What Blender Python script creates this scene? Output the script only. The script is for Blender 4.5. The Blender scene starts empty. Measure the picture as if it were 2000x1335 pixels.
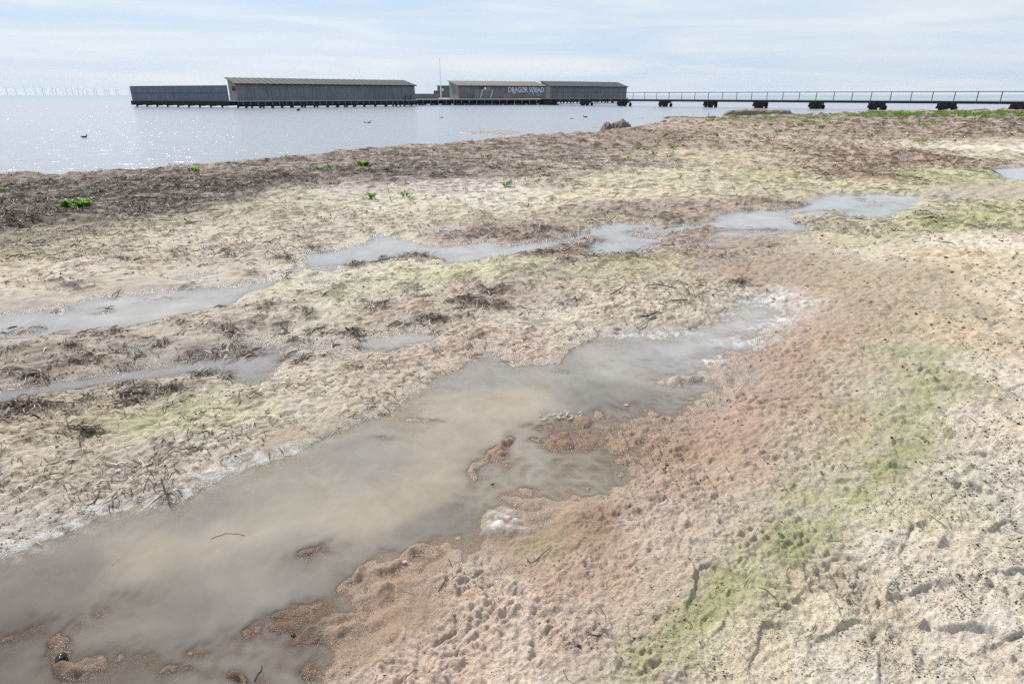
import bpy, bmesh, math, random
import numpy as np
from mathutils import Vector, Matrix

sc = bpy.context.scene
COL = sc.collection
R = math.radians
rng = np.random.default_rng(7)
random.seed(7)

# ------------------------------------------------------------------ camera
F = 1200.0                    # focal length in pixels of the 2000 px wide photograph
HZ = 185.5                    # row of the horizon
TH = math.atan((667.5 - HZ) / F)
CT, ST = math.cos(TH), math.sin(TH)
EYE = 1.6
cam_d = bpy.data.cameras.new('camera')
cam = bpy.data.objects.new('camera', cam_d); COL.objects.link(cam)
cam_d.sensor_width = 36.0; cam_d.lens = F / 2000 * 36
cam.location = (0, 0, EYE); cam.rotation_euler = (math.pi / 2 - TH, 0, 0)
cam_d.clip_start = 0.05; cam_d.clip_end = 60000
sc.camera = cam

# ------------------------------------------------------------------ world, sun, exposure
SUN_EL, SUN_AZ = R(49), R(-36)          # azimuth from +Y towards +X
w = bpy.data.worlds.new('World'); sc.world = w; w.use_nodes = True
nt = w.node_tree; nt.nodes.clear(); N = nt.nodes.new; L = nt.links.new
sky = N('ShaderNodeTexSky'); sky.sky_type = 'NISHITA'; sky.sun_disc = False
sky.sun_elevation = SUN_EL; sky.sun_rotation = SUN_AZ
sky.air_density = 1.0; sky.dust_density = 1.5; sky.ozone_density = 1.5
bg = N('ShaderNodeBackground'); bg.inputs['Strength'].default_value = 0.12
L(sky.outputs[0], bg.inputs['Color'])
# a thin veil of high cloud over that sky
veil = N('ShaderNodeBackground'); veil.inputs['Strength'].default_value = 1.0
tc = N('ShaderNodeTexCoord'); mp = N('ShaderNodeMapping')
mp.inputs['Scale'].default_value = (1.1, 1.1, 14.0); mp.inputs['Rotation'].default_value = (0, R(2.5), 0)
L(tc.outputs['Generated'], mp.inputs['Vector'])
nz = N('ShaderNodeTexNoise'); nz.inputs['Scale'].default_value = 2.6; nz.inputs['Detail'].default_value = 8
nz.inputs['Roughness'].default_value = 0.55; nz.inputs['Distortion'].default_value = 0.6
L(mp.outputs[0], nz.inputs['Vector'])
rp = N('ShaderNodeValToRGB')
rp.color_ramp.elements[0].position = 0.34; rp.color_ramp.elements[0].color = (0.56, 0.70, 0.885, 1)
rp.color_ramp.elements[1].position = 0.68; rp.color_ramp.elements[1].color = (0.79, 0.845, 0.90, 1)
L(nz.outputs['Fac'], rp.inputs[0]); L(rp.outputs[0], veil.inputs['Color'])
mx = N('ShaderNodeMixShader'); mx.inputs[0].default_value = 0.86
L(bg.outputs[0], mx.inputs[1]); L(veil.outputs[0], mx.inputs[2])
wo = N('ShaderNodeOutputWorld'); L(mx.outputs[0], wo.inputs['Surface'])

sd = bpy.data.lights.new('sun', 'SUN'); sd.energy = 5.0; sd.angle = R(0.6); sd.color = (1.0, 0.955, 0.875)
so = bpy.data.objects.new('sun', sd); COL.objects.link(so)
sdir = Vector((math.sin(SUN_AZ) * math.cos(SUN_EL), math.cos(SUN_AZ) * math.cos(SUN_EL), math.sin(SUN_EL)))
so.rotation_euler = sdir.to_track_quat('Z', 'Y').to_euler(); so.location = (-30, 40, 60)

sc.view_settings.view_transform = 'Standard'; sc.view_settings.look = 'None'
sc.view_settings.exposure = 0.06; sc.view_settings.gamma = 1.0
sc.cycles.use_denoising = False; sc.cycles.max_bounces = 6; sc.cycles.transparent_max_bounces = 8
sc.cycles.sample_clamp_indirect = 6.0

# ------------------------------------------------------------------ pixel <-> world
def ground_pt(x, y, z=0.0):
    """where the line of sight through a photograph pixel meets height z"""
    v = y - 667.5
    d = np.array([x - 1000.0, F * CT - v * ST, -(F * ST + v * CT)])
    t = (z - EYE) / d[2]
    return d[0] * t, d[1] * t
def at(x, Y, z=0.0):
    """X for pixel column x at forward distance Y"""
    return (x - 1000.0) / F * (Y * CT + (EYE - z) * ST)
def zfor(y, Y):
    """height seen at pixel row y at forward distance Y"""
    v = y - 667.5
    return EYE - Y * (F * ST + v * CT) / (F * CT - v * ST)
def proj(X, Y, Z=0.0):
    d = EYE - Z
    zc = np.maximum(Y * CT + d * ST, 0.02)
    return 1000 + F * X / zc, 667.5 + F * (d * CT - Y * ST) / zc
def lp(x, y):
    X, Y = ground_pt(x, y)
    return math.atan2(X, Y), 0.5 * math.log(X * X + Y * Y)

# ------------------------------------------------------------------ noise
def pn(x, y, seed=0):
    x = np.asarray(x, np.float32); y = np.asarray(y, np.float32)
    xi = np.floor(x).astype(np.int64); yi = np.floor(y).astype(np.int64)
    fx = x - xi; fy = y - yi
    u = fx * fx * fx * (fx * (fx * 6 - 15) + 10); v = fy * fy * fy * (fy * (fy * 6 - 15) + 10)
    def g(ix, iy, dx, dy):
        h = (ix * 374761393 + iy * 668265263 + seed * 974711) & 0xffffffff
        h = ((h ^ (h >> 13)) * 1274126177) & 0xffffffff
        h = (h ^ (h >> 16)) & 0xffff
        a = h.astype(np.float32) * (2 * math.pi / 65536)
        return np.cos(a) * dx + np.sin(a) * dy
    n00 = g(xi, yi, fx, fy); n10 = g(xi + 1, yi, fx - 1, fy)
    n01 = g(xi, yi + 1, fx, fy - 1); n11 = g(xi + 1, yi + 1, fx - 1, fy - 1)
    return ((n00 * (1 - u) + n10 * u) * (1 - v) + (n01 * (1 - u) + n11 * u) * v) * 1.5
def sst(a, b, x):
    t = np.clip((x - a) / (b - a), 0, 1); return t * t * (3 - 2 * t)

# ------------------------------------------------------------------ the beach: maps in (azimuth, log distance)
A0, A1, B0, B1, ST_ = -1.9, 1.9, math.log(0.3), math.log(300.0), 0.006
ga = np.arange(A0, A1, ST_, dtype=np.float32); gb = np.arange(B0, B1, ST_, dtype=np.float32)
GA, GB = np.meshgrid(ga, gb)
def sdf_polys(polys):
    best = np.full(GA.shape, 9.0, np.float32); inside = np.zeros(GA.shape, bool)
    for poly in polys:
        P = np.array([lp(*p) if len(p) == 2 else p[:2] for p in poly], np.float32)
        a0, b0 = P.min(0) - 0.35; a1, b1 = P.max(0) + 0.35
        i0, i1 = np.searchsorted(gb, [b0, b1]); j0, j1 = np.searchsorted(ga, [a0, a1])
        if i1 <= i0 or j1 <= j0: continue
        S = (slice(i0, i1), slice(j0, j1)); X = GA[S]; Y = GB[S]
        d = np.full(X.shape, 9.0, np.float32); ins = np.zeros(X.shape, bool)
        for k in range(len(P)):
            x0, y0 = P[k - 1]; x1, y1 = P[k]; ex, ey = x1 - x0, y1 - y0
            t = np.clip(((X - x0) * ex + (Y - y0) * ey) / (ex * ex + ey * ey + 1e-12), 0, 1)
            d = np.minimum(d, (X - x0 - t * ex) ** 2 + (Y - y0 - t * ey) ** 2)
            if y0 != y1:
                c = ((y0 > Y) != (y1 > Y)) & (X < ex * (Y - y0) / (y1 - y0) + x0)
                ins ^= c
        best[S] = np.minimum(best[S], np.sqrt(d)); inside[S] |= ins
    return np.where(inside, -best, best)

POOLS = [
 [(-500,1290),(-100,1115),(0,1088),(100,1048),(200,1004),(350,964),(480,920),(600,880),(680,838),(760,808),(795,775),(860,735),(925,706),(965,696),(1000,714),(1080,710),(1105,682),(1175,656),(1260,650),(1330,652),(1372,628),(1440,590),(1495,590),(1545,610),(1530,635),(1500,655),(1440,692),(1380,720),(1325,742),(1380,748),(1440,742),(1390,765),(1335,790),(1300,828),(1255,850),(1235,900),(1205,950),(1150,958),(1060,975),(1048,998),(960,1008),(935,1050),(915,1085),(860,1108),(790,1135),(730,1150),(690,1190),(650,1235),(600,1290),(560,1345),(480,1480),(300,1800),(-900,1900)],
 [(588,508),(600,494),(650,489),(700,470),(738,455),(800,463),(835,472),(880,476),(960,469),(1000,478),(1112,468),(1120,477),(1050,492),(980,505),(870,517),(858,505),(850,491),(800,493),(765,508),(700,516),(668,520),(668,541),(625,532)],
 [(1143,456),(1170,444),(1200,436),(1280,436),(1295,448),(1272,459),(1320,468),(1280,480),(1235,495),(1158,497),(1150,487),(1182,470),(1178,462)],
 [(1362,432),(1420,416),(1500,412),(1572,404),(1590,397),(1572,388),(1640,383),(1730,379),(1812,383),(1808,395),(1796,412),(1740,422),(1650,424),(1636,412),(1560,413),(1525,424),(1560,447),(1500,457),(1430,462),(1386,456),(1418,445),(1345,441)],
 [(1936,330),(2010,324),(2200,322),(2200,362),(1990,358),(1945,346)],
 [(-200,672),(-100,640),(0,610),(80,599),(180,575),(260,566),(370,561),(480,555),(560,543),(540,560),(480,577),(440,600),(330,621),(250,638),(160,645),(90,652),(0,658)],
 [(-200,830),(-100,785),(0,762),(100,747),(200,731),(330,706),(420,691),(500,672),(545,674),(550,700),(545,740),(500,752),(445,757),(432,738),(350,737),(200,748),(100,766),(0,783)],
 [(690,682),(720,661),(790,647),(852,655),(832,668),(750,686)],
 [(1078,556),(1100,547),(1138,544),(1120,553)],
 [(1752,311),(1780,309),(1806,317),(1775,318)],
 [(1850,385),(1870,382),(1892,386),(1868,388)],
 [(437,513),(450,506),(474,504),(470,512)],
 [(1385,477),(1410,474),(1405,479)], [(620,545),(650,548),(640,560),(600,556)],
 [(1284,447),(1318,440),(1366,432),(1372,441),(1330,452),(1292,455)], [(1100,470),(1152,460),(1160,468),(1112,476)], [(1560,418),(1640,408),(1650,416),(1575,424)], [(555,548),(592,520),(612,524),(580,548)], [(860,448),(900,444),(925,449),(880,453)], [(330,545),(400,536),(440,538),(380,548)], [(200,690),(290,678),(300,684),(220,697)], [(1020,628),(1060,620),(1075,627),(1040,634)], [(1530,390),(1560,388),(1570,393),(1540,396)],
 [(925,700),(945,688),(975,690),(960,700)], [(1870,308),(1905,304),(1900,309)],
]
LAND = [[(-2500,440),(-900,372),(-300,352),(0,346),(60,345),(110,350),(160,345),(250,337),(400,327),(560,315),(650,302),(700,296),(790,290),(850,288),(900,283),(960,275),(1060,267),(1150,263),(1180,259),(1240,252),(1290,242),(1340,236),(1400,231),(1440,229),(1550,227),(1640,224),(1700,220.5),(1850,218),(2000,216.5),(2600,214),(4000,213),(2.6, 4.6, 0),(2.6,-3.,0),(-2.6,-3.,0),(-2.6,2.2,0)]]
sd_pool = sdf_polys(POOLS); sd_land = -sdf_polys(LAND)

# tone of the beach read at many spots: x, y, r, g, b, kind (s dry sand, m trodden mud, b bleached mat, k dark wrack, w brown wrack, g green algae, u under water)
TONES = '''
1250 262 165 142 126 w|1700 240 168 150 130 w|1950 240 150 132 115 k|1950 262 162 138 114 k|1400 250 188 168 148 w|1250 272 172 150 135 w|1500 270 195 178 160 w|1700 270 180 162 140 w
1900 285 200 190 165 b|1960 292 224 216 202 s|1600 300 185 166 136 w|1400 310 200 188 156 b|1800 310 186 158 138 w|1950 312 200 190 160 b|1750 330 182 156 132 w|1500 340 200 190 156 b|1650 345 180 150 130 w|1850 345 195 190 150 b|1700 365 205 200 160 b
1100 290 162 146 134 w|900 292 166 148 136 w|1000 312 176 160 150 w|800 312 158 142 132 w|600 322 168 154 142 w|400 340 168 154 142 w|200 352 162 148 138 w|30 358 150 138 124 w
50 385 105 92 84 k|200 388 112 98 90 k|400 370 118 104 97 k|550 355 120 106 99 k|700 345 130 117 111 k|850 340 146 134 126 k|100 420 118 104 94 k|300 408 124 110 101 k|0 440 116 103 90 k
850 368 205 194 186 b|700 378 200 190 176 b|1000 345 188 176 166 w|950 378 216 208 192 b|1150 330 192 181 164 w|1250 350 214 208 180 b|1400 370 205 197 165 b|600 400 205 200 174 b|800 405 218 212 188 b|1050 400 220 213 185 b
1250 390 212 203 170 b|400 432 192 185 160 b|200 470 202 192 164 b|60 480 196 186 154 b|400 480 210 199 176 b|600 450 204 194 174 b|850 430 205 196 170 b|150 440 165 154 132 b
950 458 186 166 150 b|1150 425 194 178 160 b|1400 425 180 160 142 b|1500 398 186 168 146 b|1100 482 178 156 140 b|1250 425 184 166 150 b|1300 455 182 160 144 b
100 540 210 198 178 b|300 530 206 194 172 b|700 560 214 209 184 b|900 540 212 208 178 b|1000 585 190 174 158 b|1150 562 200 190 168 b|1250 528 195 184 154 b|1350 500 186 170 152 b|1450 482 182 162 148 m
1600 440 202 192 160 b|1750 435 202 192 160 b|1900 402 205 197 162 b|1850 432 188 186 140 b|1950 380 198 184 160 m|1300 575 208 196 172 b|1200 600 216 205 182 b|1450 540 192 168 147 m|1600 485 204 190 166 m|1630 490 216 209 190 s
1600 552 200 176 150 m|1750 552 202 182 154 m|1850 600 204 186 158 m|1950 480 222 212 194 s|1985 600 214 202 182 s|1700 620 200 174 148 m|1600 652 198 166 144 m|1900 530 212 198 172 s|1880 660 208 192 168 s
1500 702 198 162 140 m|1700 720 204 184 158 m|1800 700 206 192 170 m|1850 752 206 192 170 m|1950 752 214 204 190 s|1500 800 198 166 148 m|1400 850 200 163 142 m|1650 830 204 182 156 m|1750 800 206 192 170 m
1720 870 206 192 170 m|1765 905 206 192 170 m|1700 960 206 192 170 m|1900 850 212 203 188 s|1950 950 212 205 192 s|1850 940 208 204 184 s|1600 985 200 188 148 m|1450 955 208 180 160 m|1300 950 206 172 152 m|1250 870 190 150 118 m
1200 960 200 170 146 m|1100 975 190 160 132 u|1150 1000 180 142 112 m|1560 1080 206 192 170 m|1600 1105 206 192 170 m|1500 1120 208 188 168 m|1300 1080 212 186 168 m|1100 1110 206 172 150 m|1100 1042 176 148 116 u|1020 1060 176 148 118 u
1350 1200 208 188 168 m|1380 1255 208 188 168 m|1300 1300 208 188 168 m|1150 1200 212 187 170 m|1000 1200 228 202 186 m|900 1240 226 196 178 m|800 1140 186 154 124 u|740 1220 184 152 122 u|1000 1300 228 206 190 m|800 1320 226 196 180 m|690 1320 218 188 168 m|860 1170 220 192 172 m
1450 1290 205 199 174 s|1600 1200 210 203 182 s|1800 1100 212 205 190 s|1900 1250 212 205 192 s|1700 1300 212 205 190 s|1550 1320 206 199 180 s|1680 1040 206 192 170 m|1750 1010 208 203 178 s|1480 1190 204 196 160 m
200 690 192 178 160 b|400 650 198 186 168 b|600 620 212 203 180 b|800 620 200 186 166 b|100 720 180 166 150 b|300 800 205 196 168 b|100 900 206 193 170 b|400 820 206 202 166 b|600 760 212 201 178 b
200 950 206 196 176 b|50 1010 206 196 180 b|400 905 206 195 175 b|700 752 206 190 168 b|850 682 210 190 168 b|1000 685 212 190 170 b|1100 622 216 205 184 b|300 560 196 186 170 u|60 620 192 180 164 u|400 700 170 160 148 u
600 900 196 180 152 u|300 1080 186 168 142 u|50 1250 134 104 76 u|150 1200 146 112 80 u|400 1300 144 110 78 u|620 1070 150 114 76 u|480 1225 150 112 74 u|300 1200 156 130 104 u|900 900 190 174 148 u|800 1000 176 160 134 u|1100 740 190 176 156 u|1300 690 196 184 166 u|1100 850 160 124 90 u|950 890 178 136 102 u|540 1220 134 102 72 u|1220 820 178 150 116 u
'''
pts = []
for ln in TONES.strip().split('\n'):
    for e in ln.split('|'):
        a = e.split(); pts.append((float(a[0]), float(a[1]), float(a[2]), float(a[3]), float(a[4]), a[5]))
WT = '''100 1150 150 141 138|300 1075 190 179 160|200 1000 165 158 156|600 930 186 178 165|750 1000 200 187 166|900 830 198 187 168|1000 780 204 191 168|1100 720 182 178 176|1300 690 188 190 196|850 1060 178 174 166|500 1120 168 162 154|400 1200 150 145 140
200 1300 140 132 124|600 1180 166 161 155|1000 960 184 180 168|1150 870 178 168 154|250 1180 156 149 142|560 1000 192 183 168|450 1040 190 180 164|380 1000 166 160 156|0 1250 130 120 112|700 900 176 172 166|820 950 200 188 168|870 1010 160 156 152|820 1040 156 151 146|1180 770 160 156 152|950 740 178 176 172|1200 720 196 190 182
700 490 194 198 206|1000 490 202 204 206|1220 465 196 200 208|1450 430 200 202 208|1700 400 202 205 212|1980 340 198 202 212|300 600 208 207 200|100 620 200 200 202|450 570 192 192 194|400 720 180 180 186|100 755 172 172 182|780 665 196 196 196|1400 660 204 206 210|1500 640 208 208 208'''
KINDS = 'smbkwgu'
def lin(c):
    c = np.asarray(c, np.float64) / 255.0
    return np.where(c <= 0.04045, c / 12.92, ((c + 0.055) / 1.055) ** 2.4)
ALB = 0.74
def tone(c, k):
    v = lin(c); m = v.mean()
    m = m * 1.0; v = v * {'s': 1.17, 'b': 1.15, 'w': 1.06, 'k': 1.15}.get(k, 1.0); m = v.mean()
    return (m + (v - m) * {'g': .62, 'm': .60, 'u': .68, 's': .95, 'k': .6, 'w': .72, 'b': .74}.get(k, .9)) * ALB * np.array([1.05, 1.0, .965]) * ([1.0, 1.0, .95] if k == 'm' else 1.0)
accw = np.zeros(GA.shape, np.float32); accc = np.zeros(GA.shape + (3,), np.float32); acck = np.zeros(GA.shape + (7,), np.float32)
for (x, y, r, g, b, k) in pts:
    a, l = lp(x, y)
    d2 = (GA - a) ** 2 + (GB - l) ** 2
    wgt = 1.0 / (d2 + 0.0006) ** 2.2
    accw += wgt; acck[..., KINDS.index(k)] += wgt
    accc += wgt[..., None] * tone((r, g, b), k).astype(np.float32)
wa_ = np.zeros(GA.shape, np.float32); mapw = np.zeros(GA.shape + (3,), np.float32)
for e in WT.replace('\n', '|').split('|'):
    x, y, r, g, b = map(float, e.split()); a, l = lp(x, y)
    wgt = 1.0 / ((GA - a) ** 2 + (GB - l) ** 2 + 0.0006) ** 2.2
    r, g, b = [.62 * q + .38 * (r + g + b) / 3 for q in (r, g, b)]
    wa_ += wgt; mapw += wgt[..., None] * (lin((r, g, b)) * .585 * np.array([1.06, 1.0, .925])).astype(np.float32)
mapw /= wa_[..., None]  # murk tone of the far pools has sky reflection painted in
mapc = accc / accw[..., None]; mapk = acck / accw[..., None]; del accc, acck

# clumps of seaweed: x, y, half width, half height in photograph pixels, strength
CLUMPS = '''930 606 46 12 1|600 624 24 8 .9|430 650 30 7 .8|312 675 24 9 1|470 688 60 14 1|165 712 34 10 1|280 700 30 8 .7|380 695 30 10 .8|185 658 42 9 .9|60 742 50 10 .8|405 738 36 9 1|440 745 12 4 .7|240 790 60 14 1
60 808 70 20 1|310 770 60 12 .9|230 760 30 8 .7|250 716 26 8 .7|700 655 16 8 1|740 610 26 10 .8|845 632 36 7 .9|925 665 34 6 .6|860 690 20 6 .7|1438 566 18 6 1|960 578 34 10 .7|1110 520 50 10 .8|1050 508 40 7 .8|980 512 30 6 .8
960 458 70 11 .8|1100 455 80 9 .8|1200 420 80 7 .7|1310 430 50 9 .9|1250 447 26 8 .9|1330 433 30 8 .9|1400 400 90 6 .5|1500 394 80 6 .8|1580 438 60 7 .8|1560 400 40 6 .8|750 505 14 9 .9|800 500 40 8 .8|690 522 22 12 .8|1080 500 60 8 .8|1150 470 36 9 .9
620 655 20 6 .9|520 610 22 5 .9|460 660 26 6 .9|350 640 20 6 .8|240 650 18 5 .9|130 690 26 7 .9|40 690 20 6 .8|230 690 22 6 .8|700 600 20 5 .8|780 640 22 5 .8|660 570 24 5 .8|560 510 24 5 .8|440 500 24 4 .6|350 500 26 4 .6|250 520 26 4 .7|160 530 26 4 .7|100 560 26 4 .7|840 590 22 5 .8|900 630 24 5 .8
980 610 24 5 .8|1030 565 26 5 .8|760 720 14 5 .8|690 730 18 6 .6|560 700 22 6 .7|480 790 26 8 .5|150 800 40 9 .6|30 840 40 10 .8|600 700 16 5 .8|1190 470 20 5 .9|1130 485 40 7 .9|640 520 10 6 .5|130 600 20 4 .7|205 606 20 3 .8|320 585 60 4 .7|50 640 60 5 .6|150 565 40 5 .8|230 575 20 5 .7|500 540 16 5 .9|560 553 24 6 .7|620 490 30 7 .6|1350 450 60 7 .8|1310 475 40 6 .7|1200 505 60 6 .6|1500 490 22 5 .9
1360 475 40 8 .7|900 560 30 8 .6|800 570 30 7 .5|640 590 40 8 .5|540 600 40 7 .6|1120 600 40 10 .4|1400 520 30 6 .5|1670 424 40 5 .8|1620 413 30 3 .9|330 968 18 6 .9|180 960 10 22 .4|250 915 50 8 .3|160 860 40 16 .6|60 870 40 10 .4|200 905 40 6 .3
700 680 18 7 .6|760 690 30 6 .3|850 655 20 4 .6|1290 565 40 5 .5|1340 590 30 4 .6|1180 575 30 5 .4|1270 625 18 6 .5|20 700 12 8 .9|12 655 14 6 .9|1690 390 18 4 1|1700 395 40 2 .8|1980 335 24 3 .9|590 670 30 8 .7|530 690 40 12 .3|500 640 40 9 .5|690 560 26 6 .4
560 640 30 6 .5|650 700 30 8 .4|440 600 30 6 .5|1060 540 50 8 .5|1230 470 14 4 .6|1420 440 30 4 .6|1470 448 26 4 .8|1700 470 30 4 .4|1290 600 26 4 .4|1420 235 60 3 .3|380 560 30 4 .6|100 655 40 5 .6'''
clump = np.zeros(GA.shape, np.float32)
for e in CLUMPS.replace('\n', '|').split('|'):
    x, y, rx, ry, s = map(float, e.split())
    if 380 < y < 530 and x > 880: s *= .58; ry *= .85
    a, l = lp(x, y); a1_, l1_ = lp(x + rx, y); a2_, l2_ = lp(x, y - ry)
    ra = max(abs(a1_ - a), 0.004); rl = max(abs(l2_ - l), 0.006); sh = (l1_ - l) / ra
    d2 = ((GA - a) / ra) ** 2 + ((GB - l - sh * (GA - a)) / rl) ** 2
    clump = np.maximum(clump, s * np.exp(-0.9 * d2))
# hummocks: x, y, half width, half height, metres
HUMPS = [(965,885,36,14,.062,-.9),(925,925,14,22,.05,-.9),(975,1028,36,26,.048,0),(1078,722,20,5,.03,0),(130,1262,34,40,.066,-.3),(150,1296,46,26,.064,0),(620,1072,50,20,.044,-.1),
         (700,1132,36,10,.044,-.5),(770,1112,50,9,.045,-.5),(560,1190,80,18,.040,-.4),(470,1225,90,20,.045,-.4),(390,1265,80,24,.045,-.3),(1150,845,100,26,.038,0),(1210,860,60,14,.036,0),(1060,826,44,8,.036,0),(1060,860,40,14,.036,0),
         (1205,700,0,0,0,0),(740,1165,34,10,.034,-.3),(680,1225,30,9,.036,-.3),(880,1150,40,18,.03,0),(1110,860,30,10,.032,0),(1330,742,30,6,.045,0),(600,1290,20,10,.04,0),(420,1325,22,8,.05,0),(330,1310,70,22,.045,0),(1150,620,0,0,0,0),
         (130,600,18,3,.06,-.1),(205,606,22,3,.06,-.1),(50,640,40,3,.05,-.1),(980,470,6,2,.05,0),(1090,845,26,6,.035,0),(830,820,30,6,.03,0),(750,855,14,4,.028,0),(60,1240,110,34,.041,-.4),(200,1210,100,30,.040,-.4),(240,1290,60,36,.042,0),(640,1215,50,10,.038,-.3),(1280,600,130,42,.05,0),(1630,485,60,14,.035,0),
         (1690,392,14,5,.045,0),(1730,402,34,3,.045,0),(1670,410,34,5,.045,0),(1470,448,34,5,.045,0),(1250,455,20,5,.04,0)]
hump = np.zeros(GA.shape, np.float32)
for (x, y, rx, ry, hh, sl) in HUMPS:
    if hh == 0: continue
    a, l = lp(x, y); a1_, _ = lp(x + rx, y + sl * rx * .0); _, l2_ = lp(x, y - ry)
    _, l3_ = lp(x + rx, y + sl * rx)
    ra = abs(a1_ - a); rl = abs(l2_ - l); sh = (l3_ - l) / ra
    d2 = ((GA - a) / ra) ** 2 + ((GB - l - sh * (GA - a)) / rl) ** 2
    hump = np.maximum(hump, hh * np.exp(-0.7 * d2))
# white scum and salt at the head of the big pool; sun glare painted white on left bank and wet lump
foam_glare = np.zeros(GA.shape, np.float32)
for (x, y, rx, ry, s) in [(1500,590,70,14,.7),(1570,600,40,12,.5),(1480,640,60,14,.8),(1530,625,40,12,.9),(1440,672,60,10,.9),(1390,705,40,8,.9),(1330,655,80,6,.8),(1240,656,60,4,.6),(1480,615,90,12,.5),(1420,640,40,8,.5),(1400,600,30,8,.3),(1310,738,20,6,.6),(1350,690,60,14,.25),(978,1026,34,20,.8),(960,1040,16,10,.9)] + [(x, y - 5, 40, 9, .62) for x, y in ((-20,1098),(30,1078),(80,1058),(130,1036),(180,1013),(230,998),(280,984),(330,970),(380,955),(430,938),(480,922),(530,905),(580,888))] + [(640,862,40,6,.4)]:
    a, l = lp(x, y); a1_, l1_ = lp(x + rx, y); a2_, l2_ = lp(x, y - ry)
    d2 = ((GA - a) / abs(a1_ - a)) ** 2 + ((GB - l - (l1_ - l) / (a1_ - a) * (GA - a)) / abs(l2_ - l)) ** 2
    foam_glare = np.maximum(foam_glare, s * np.exp(-d2))

def blobs(lst):
    o = np.zeros(GA.shape, np.float32)
    for (x, y, rx, ry, s, sl) in lst:
        a, l = lp(x, y); rx *= 1.6; ry *= 1.55; a1_, l1_ = lp(x + rx, y + sl * rx); a2_, l2_ = lp(x, y - ry)
        d2 = ((GA - a) / abs(a1_ - a)) ** 2 + ((GB - l - (l1_ - l) / (a1_ - a) * (GA - a)) / abs(l2_ - l)) ** 2
        o = np.maximum(o, s * np.exp(-d2))
    return o
green = blobs([(1380,1215,70,34,.9,-.5),(1430,1170,60,24,.5,-.5),(1590,1075,60,24,.6,-.4),(1665,1020,40,26,.6,-.8),(1730,850,50,20,.6,-.3),(1690,930,40,26,.5,-.6),(1800,790,50,16,.6,0),(1650,905,40,12,.35,-.3),(1620,985,40,14,.35,-.3),(1560,1050,50,14,.4,-.3),(1330,1255,50,26,.8,-.5),(1290,1300,60,34,.6,-.4),(1350,1310,50,24,.45,-.3),(1470,1140,60,26,.45,-.5),(1550,1095,70,26,.85,-.3),(1640,1050,50,26,.6,-.5),(1690,985,36,34,.8,-1),(1740,915,44,30,1.0,-.6),
 (1765,880,40,20,1.0,-.5),(1700,870,50,14,.5,-.2),(1790,820,56,18,.7,-.3),(1720,805,50,12,.6,-.1),(1820,765,60,16,.6,.1),(1800,705,50,14,.7,.2),(1850,740,40,10,.7,.3),(1760,690,40,10,.4,0),(1880,690,30,10,.3,0),(1780,650,50,10,.3,0),
 (1880,432,90,9,.5,-.12),(1950,412,60,6,.4,-.1),(1800,452,90,8,.3,-.05),(1700,475,80,8,.25,0),(280,838,70,12,.6,-.2),(350,805,40,10,.45,-.2),(200,850,50,10,.3,-.2),(900,540,120,14,.3,-.1),(1150,552,60,8,.35,0),(1250,350,90,6,.3,0),(1080,355,80,5,.25,0),
 (1200,520,70,10,.3,0),(1500,345,90,6,.3,0),(1850,350,90,5,.35,0),(700,575,80,10,.3,-.1),(1000,690,0.1,0.1,0,0),(1185,935,30,12,.5,0),(1060,1075,30,16,.35,0),(1100,430,120,8,.2,0)])
soft = blobs([(x, y, 110, 60, 1, -.6) for x, y in ((1400,760),(1330,800),(1260,850),(1210,900),(1150,930),(1080,980),(1000,1040),(930,1080),(860,1120),(780,1160),(700,1220),(630,1280),(560,1350),(1120,860),(1050,900))])
def samp(m, a, l):
    fa = np.clip((a - A0) / ST_, 0, m.shape[1] - 1.001); fb = np.clip((l - B0) / ST_, 0, m.shape[0] - 1.001)
    ia = fa.astype(np.int32); ib = fb.astype(np.int32); ta = (fa - ia).astype(np.float32); tb = (fb - ib).astype(np.float32)
    if m.ndim == 3: ta = ta[:, None]; tb = tb[:, None]
    return (m[ib, ia] * (1 - ta) + m[ib, ia + 1] * ta) * (1 - tb) + (m[ib + 1, ia] * (1 - ta) + m[ib + 1, ia + 1] * ta) * tb

# footprints in the dry sand: x, y of the middle, heading (deg, 0 = away), length, width, depth
PRINTS = [(1845,865,150,.30,.115,.026),(1765,905,20,.28,.105,.014),(1770,1010,115,.29,.105,.010),(1790,1085,40,.31,.115,.016),(1900,910,80,.29,.11,.014),(1930,985,-60,.29,.11,.020),
 (1960,885,100,.27,.10,.016),(1790,1195,70,.31,.115,.018),(1855,1270,95,.32,.125,.020),(1690,1170,35,.30,.11,.016),(1650,1270,60,.31,.115,.018),(1960,1190,120,.29,.11,.020),(1740,1310,20,.30,.11,.020),
 (1960,1060,60,.29,.11,.016),(1870,1140,10,.30,.11,.010),(1560,1215,50,.29,.105,.010),(1500,1300,30,.29,.11,.014),(1990,1290,70,.29,.11,.018),(1905,800,120,.28,.10,.012),(1990,780,60,.28,.10,.014),
 (1880,720,140,.28,.10,.009),(1960,680,100,.28,.10,.008),(1820,640,60,.28,.10,.006),(1380,1180,25,.30,.12,.020),(1400,1290,10,.30,.11,.010),(1920,560,80,.3,.12,.012),(1980,520,120,.3,.12,.014),(1900,500,60,.3,.12,.010),(1960,450,100,.32,.13,.014),(1700,1080,120,.28,.10,.008),(2100,900,20,.3,.11,.02),(2200,1100,60,.3,.11,.02),(2150,1250,10,.3,.11,.02)]
random.seed(3)
for i in range(14):
    PRINTS.append((random.uniform(1650, 2500), random.uniform(440, 1330), random.uniform(0, 180), .28, .105, random.uniform(.006, .014)))
PRW = []
for (x, y, hd, ln, wd, dp) in PRINTS:
    X, Y = ground_pt(x, y); PRW.append((X, Y, R(hd), ln, wd, dp * .95))
TREAD = {2: 1, 6: 1, 12: 1, 9: 1}

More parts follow.
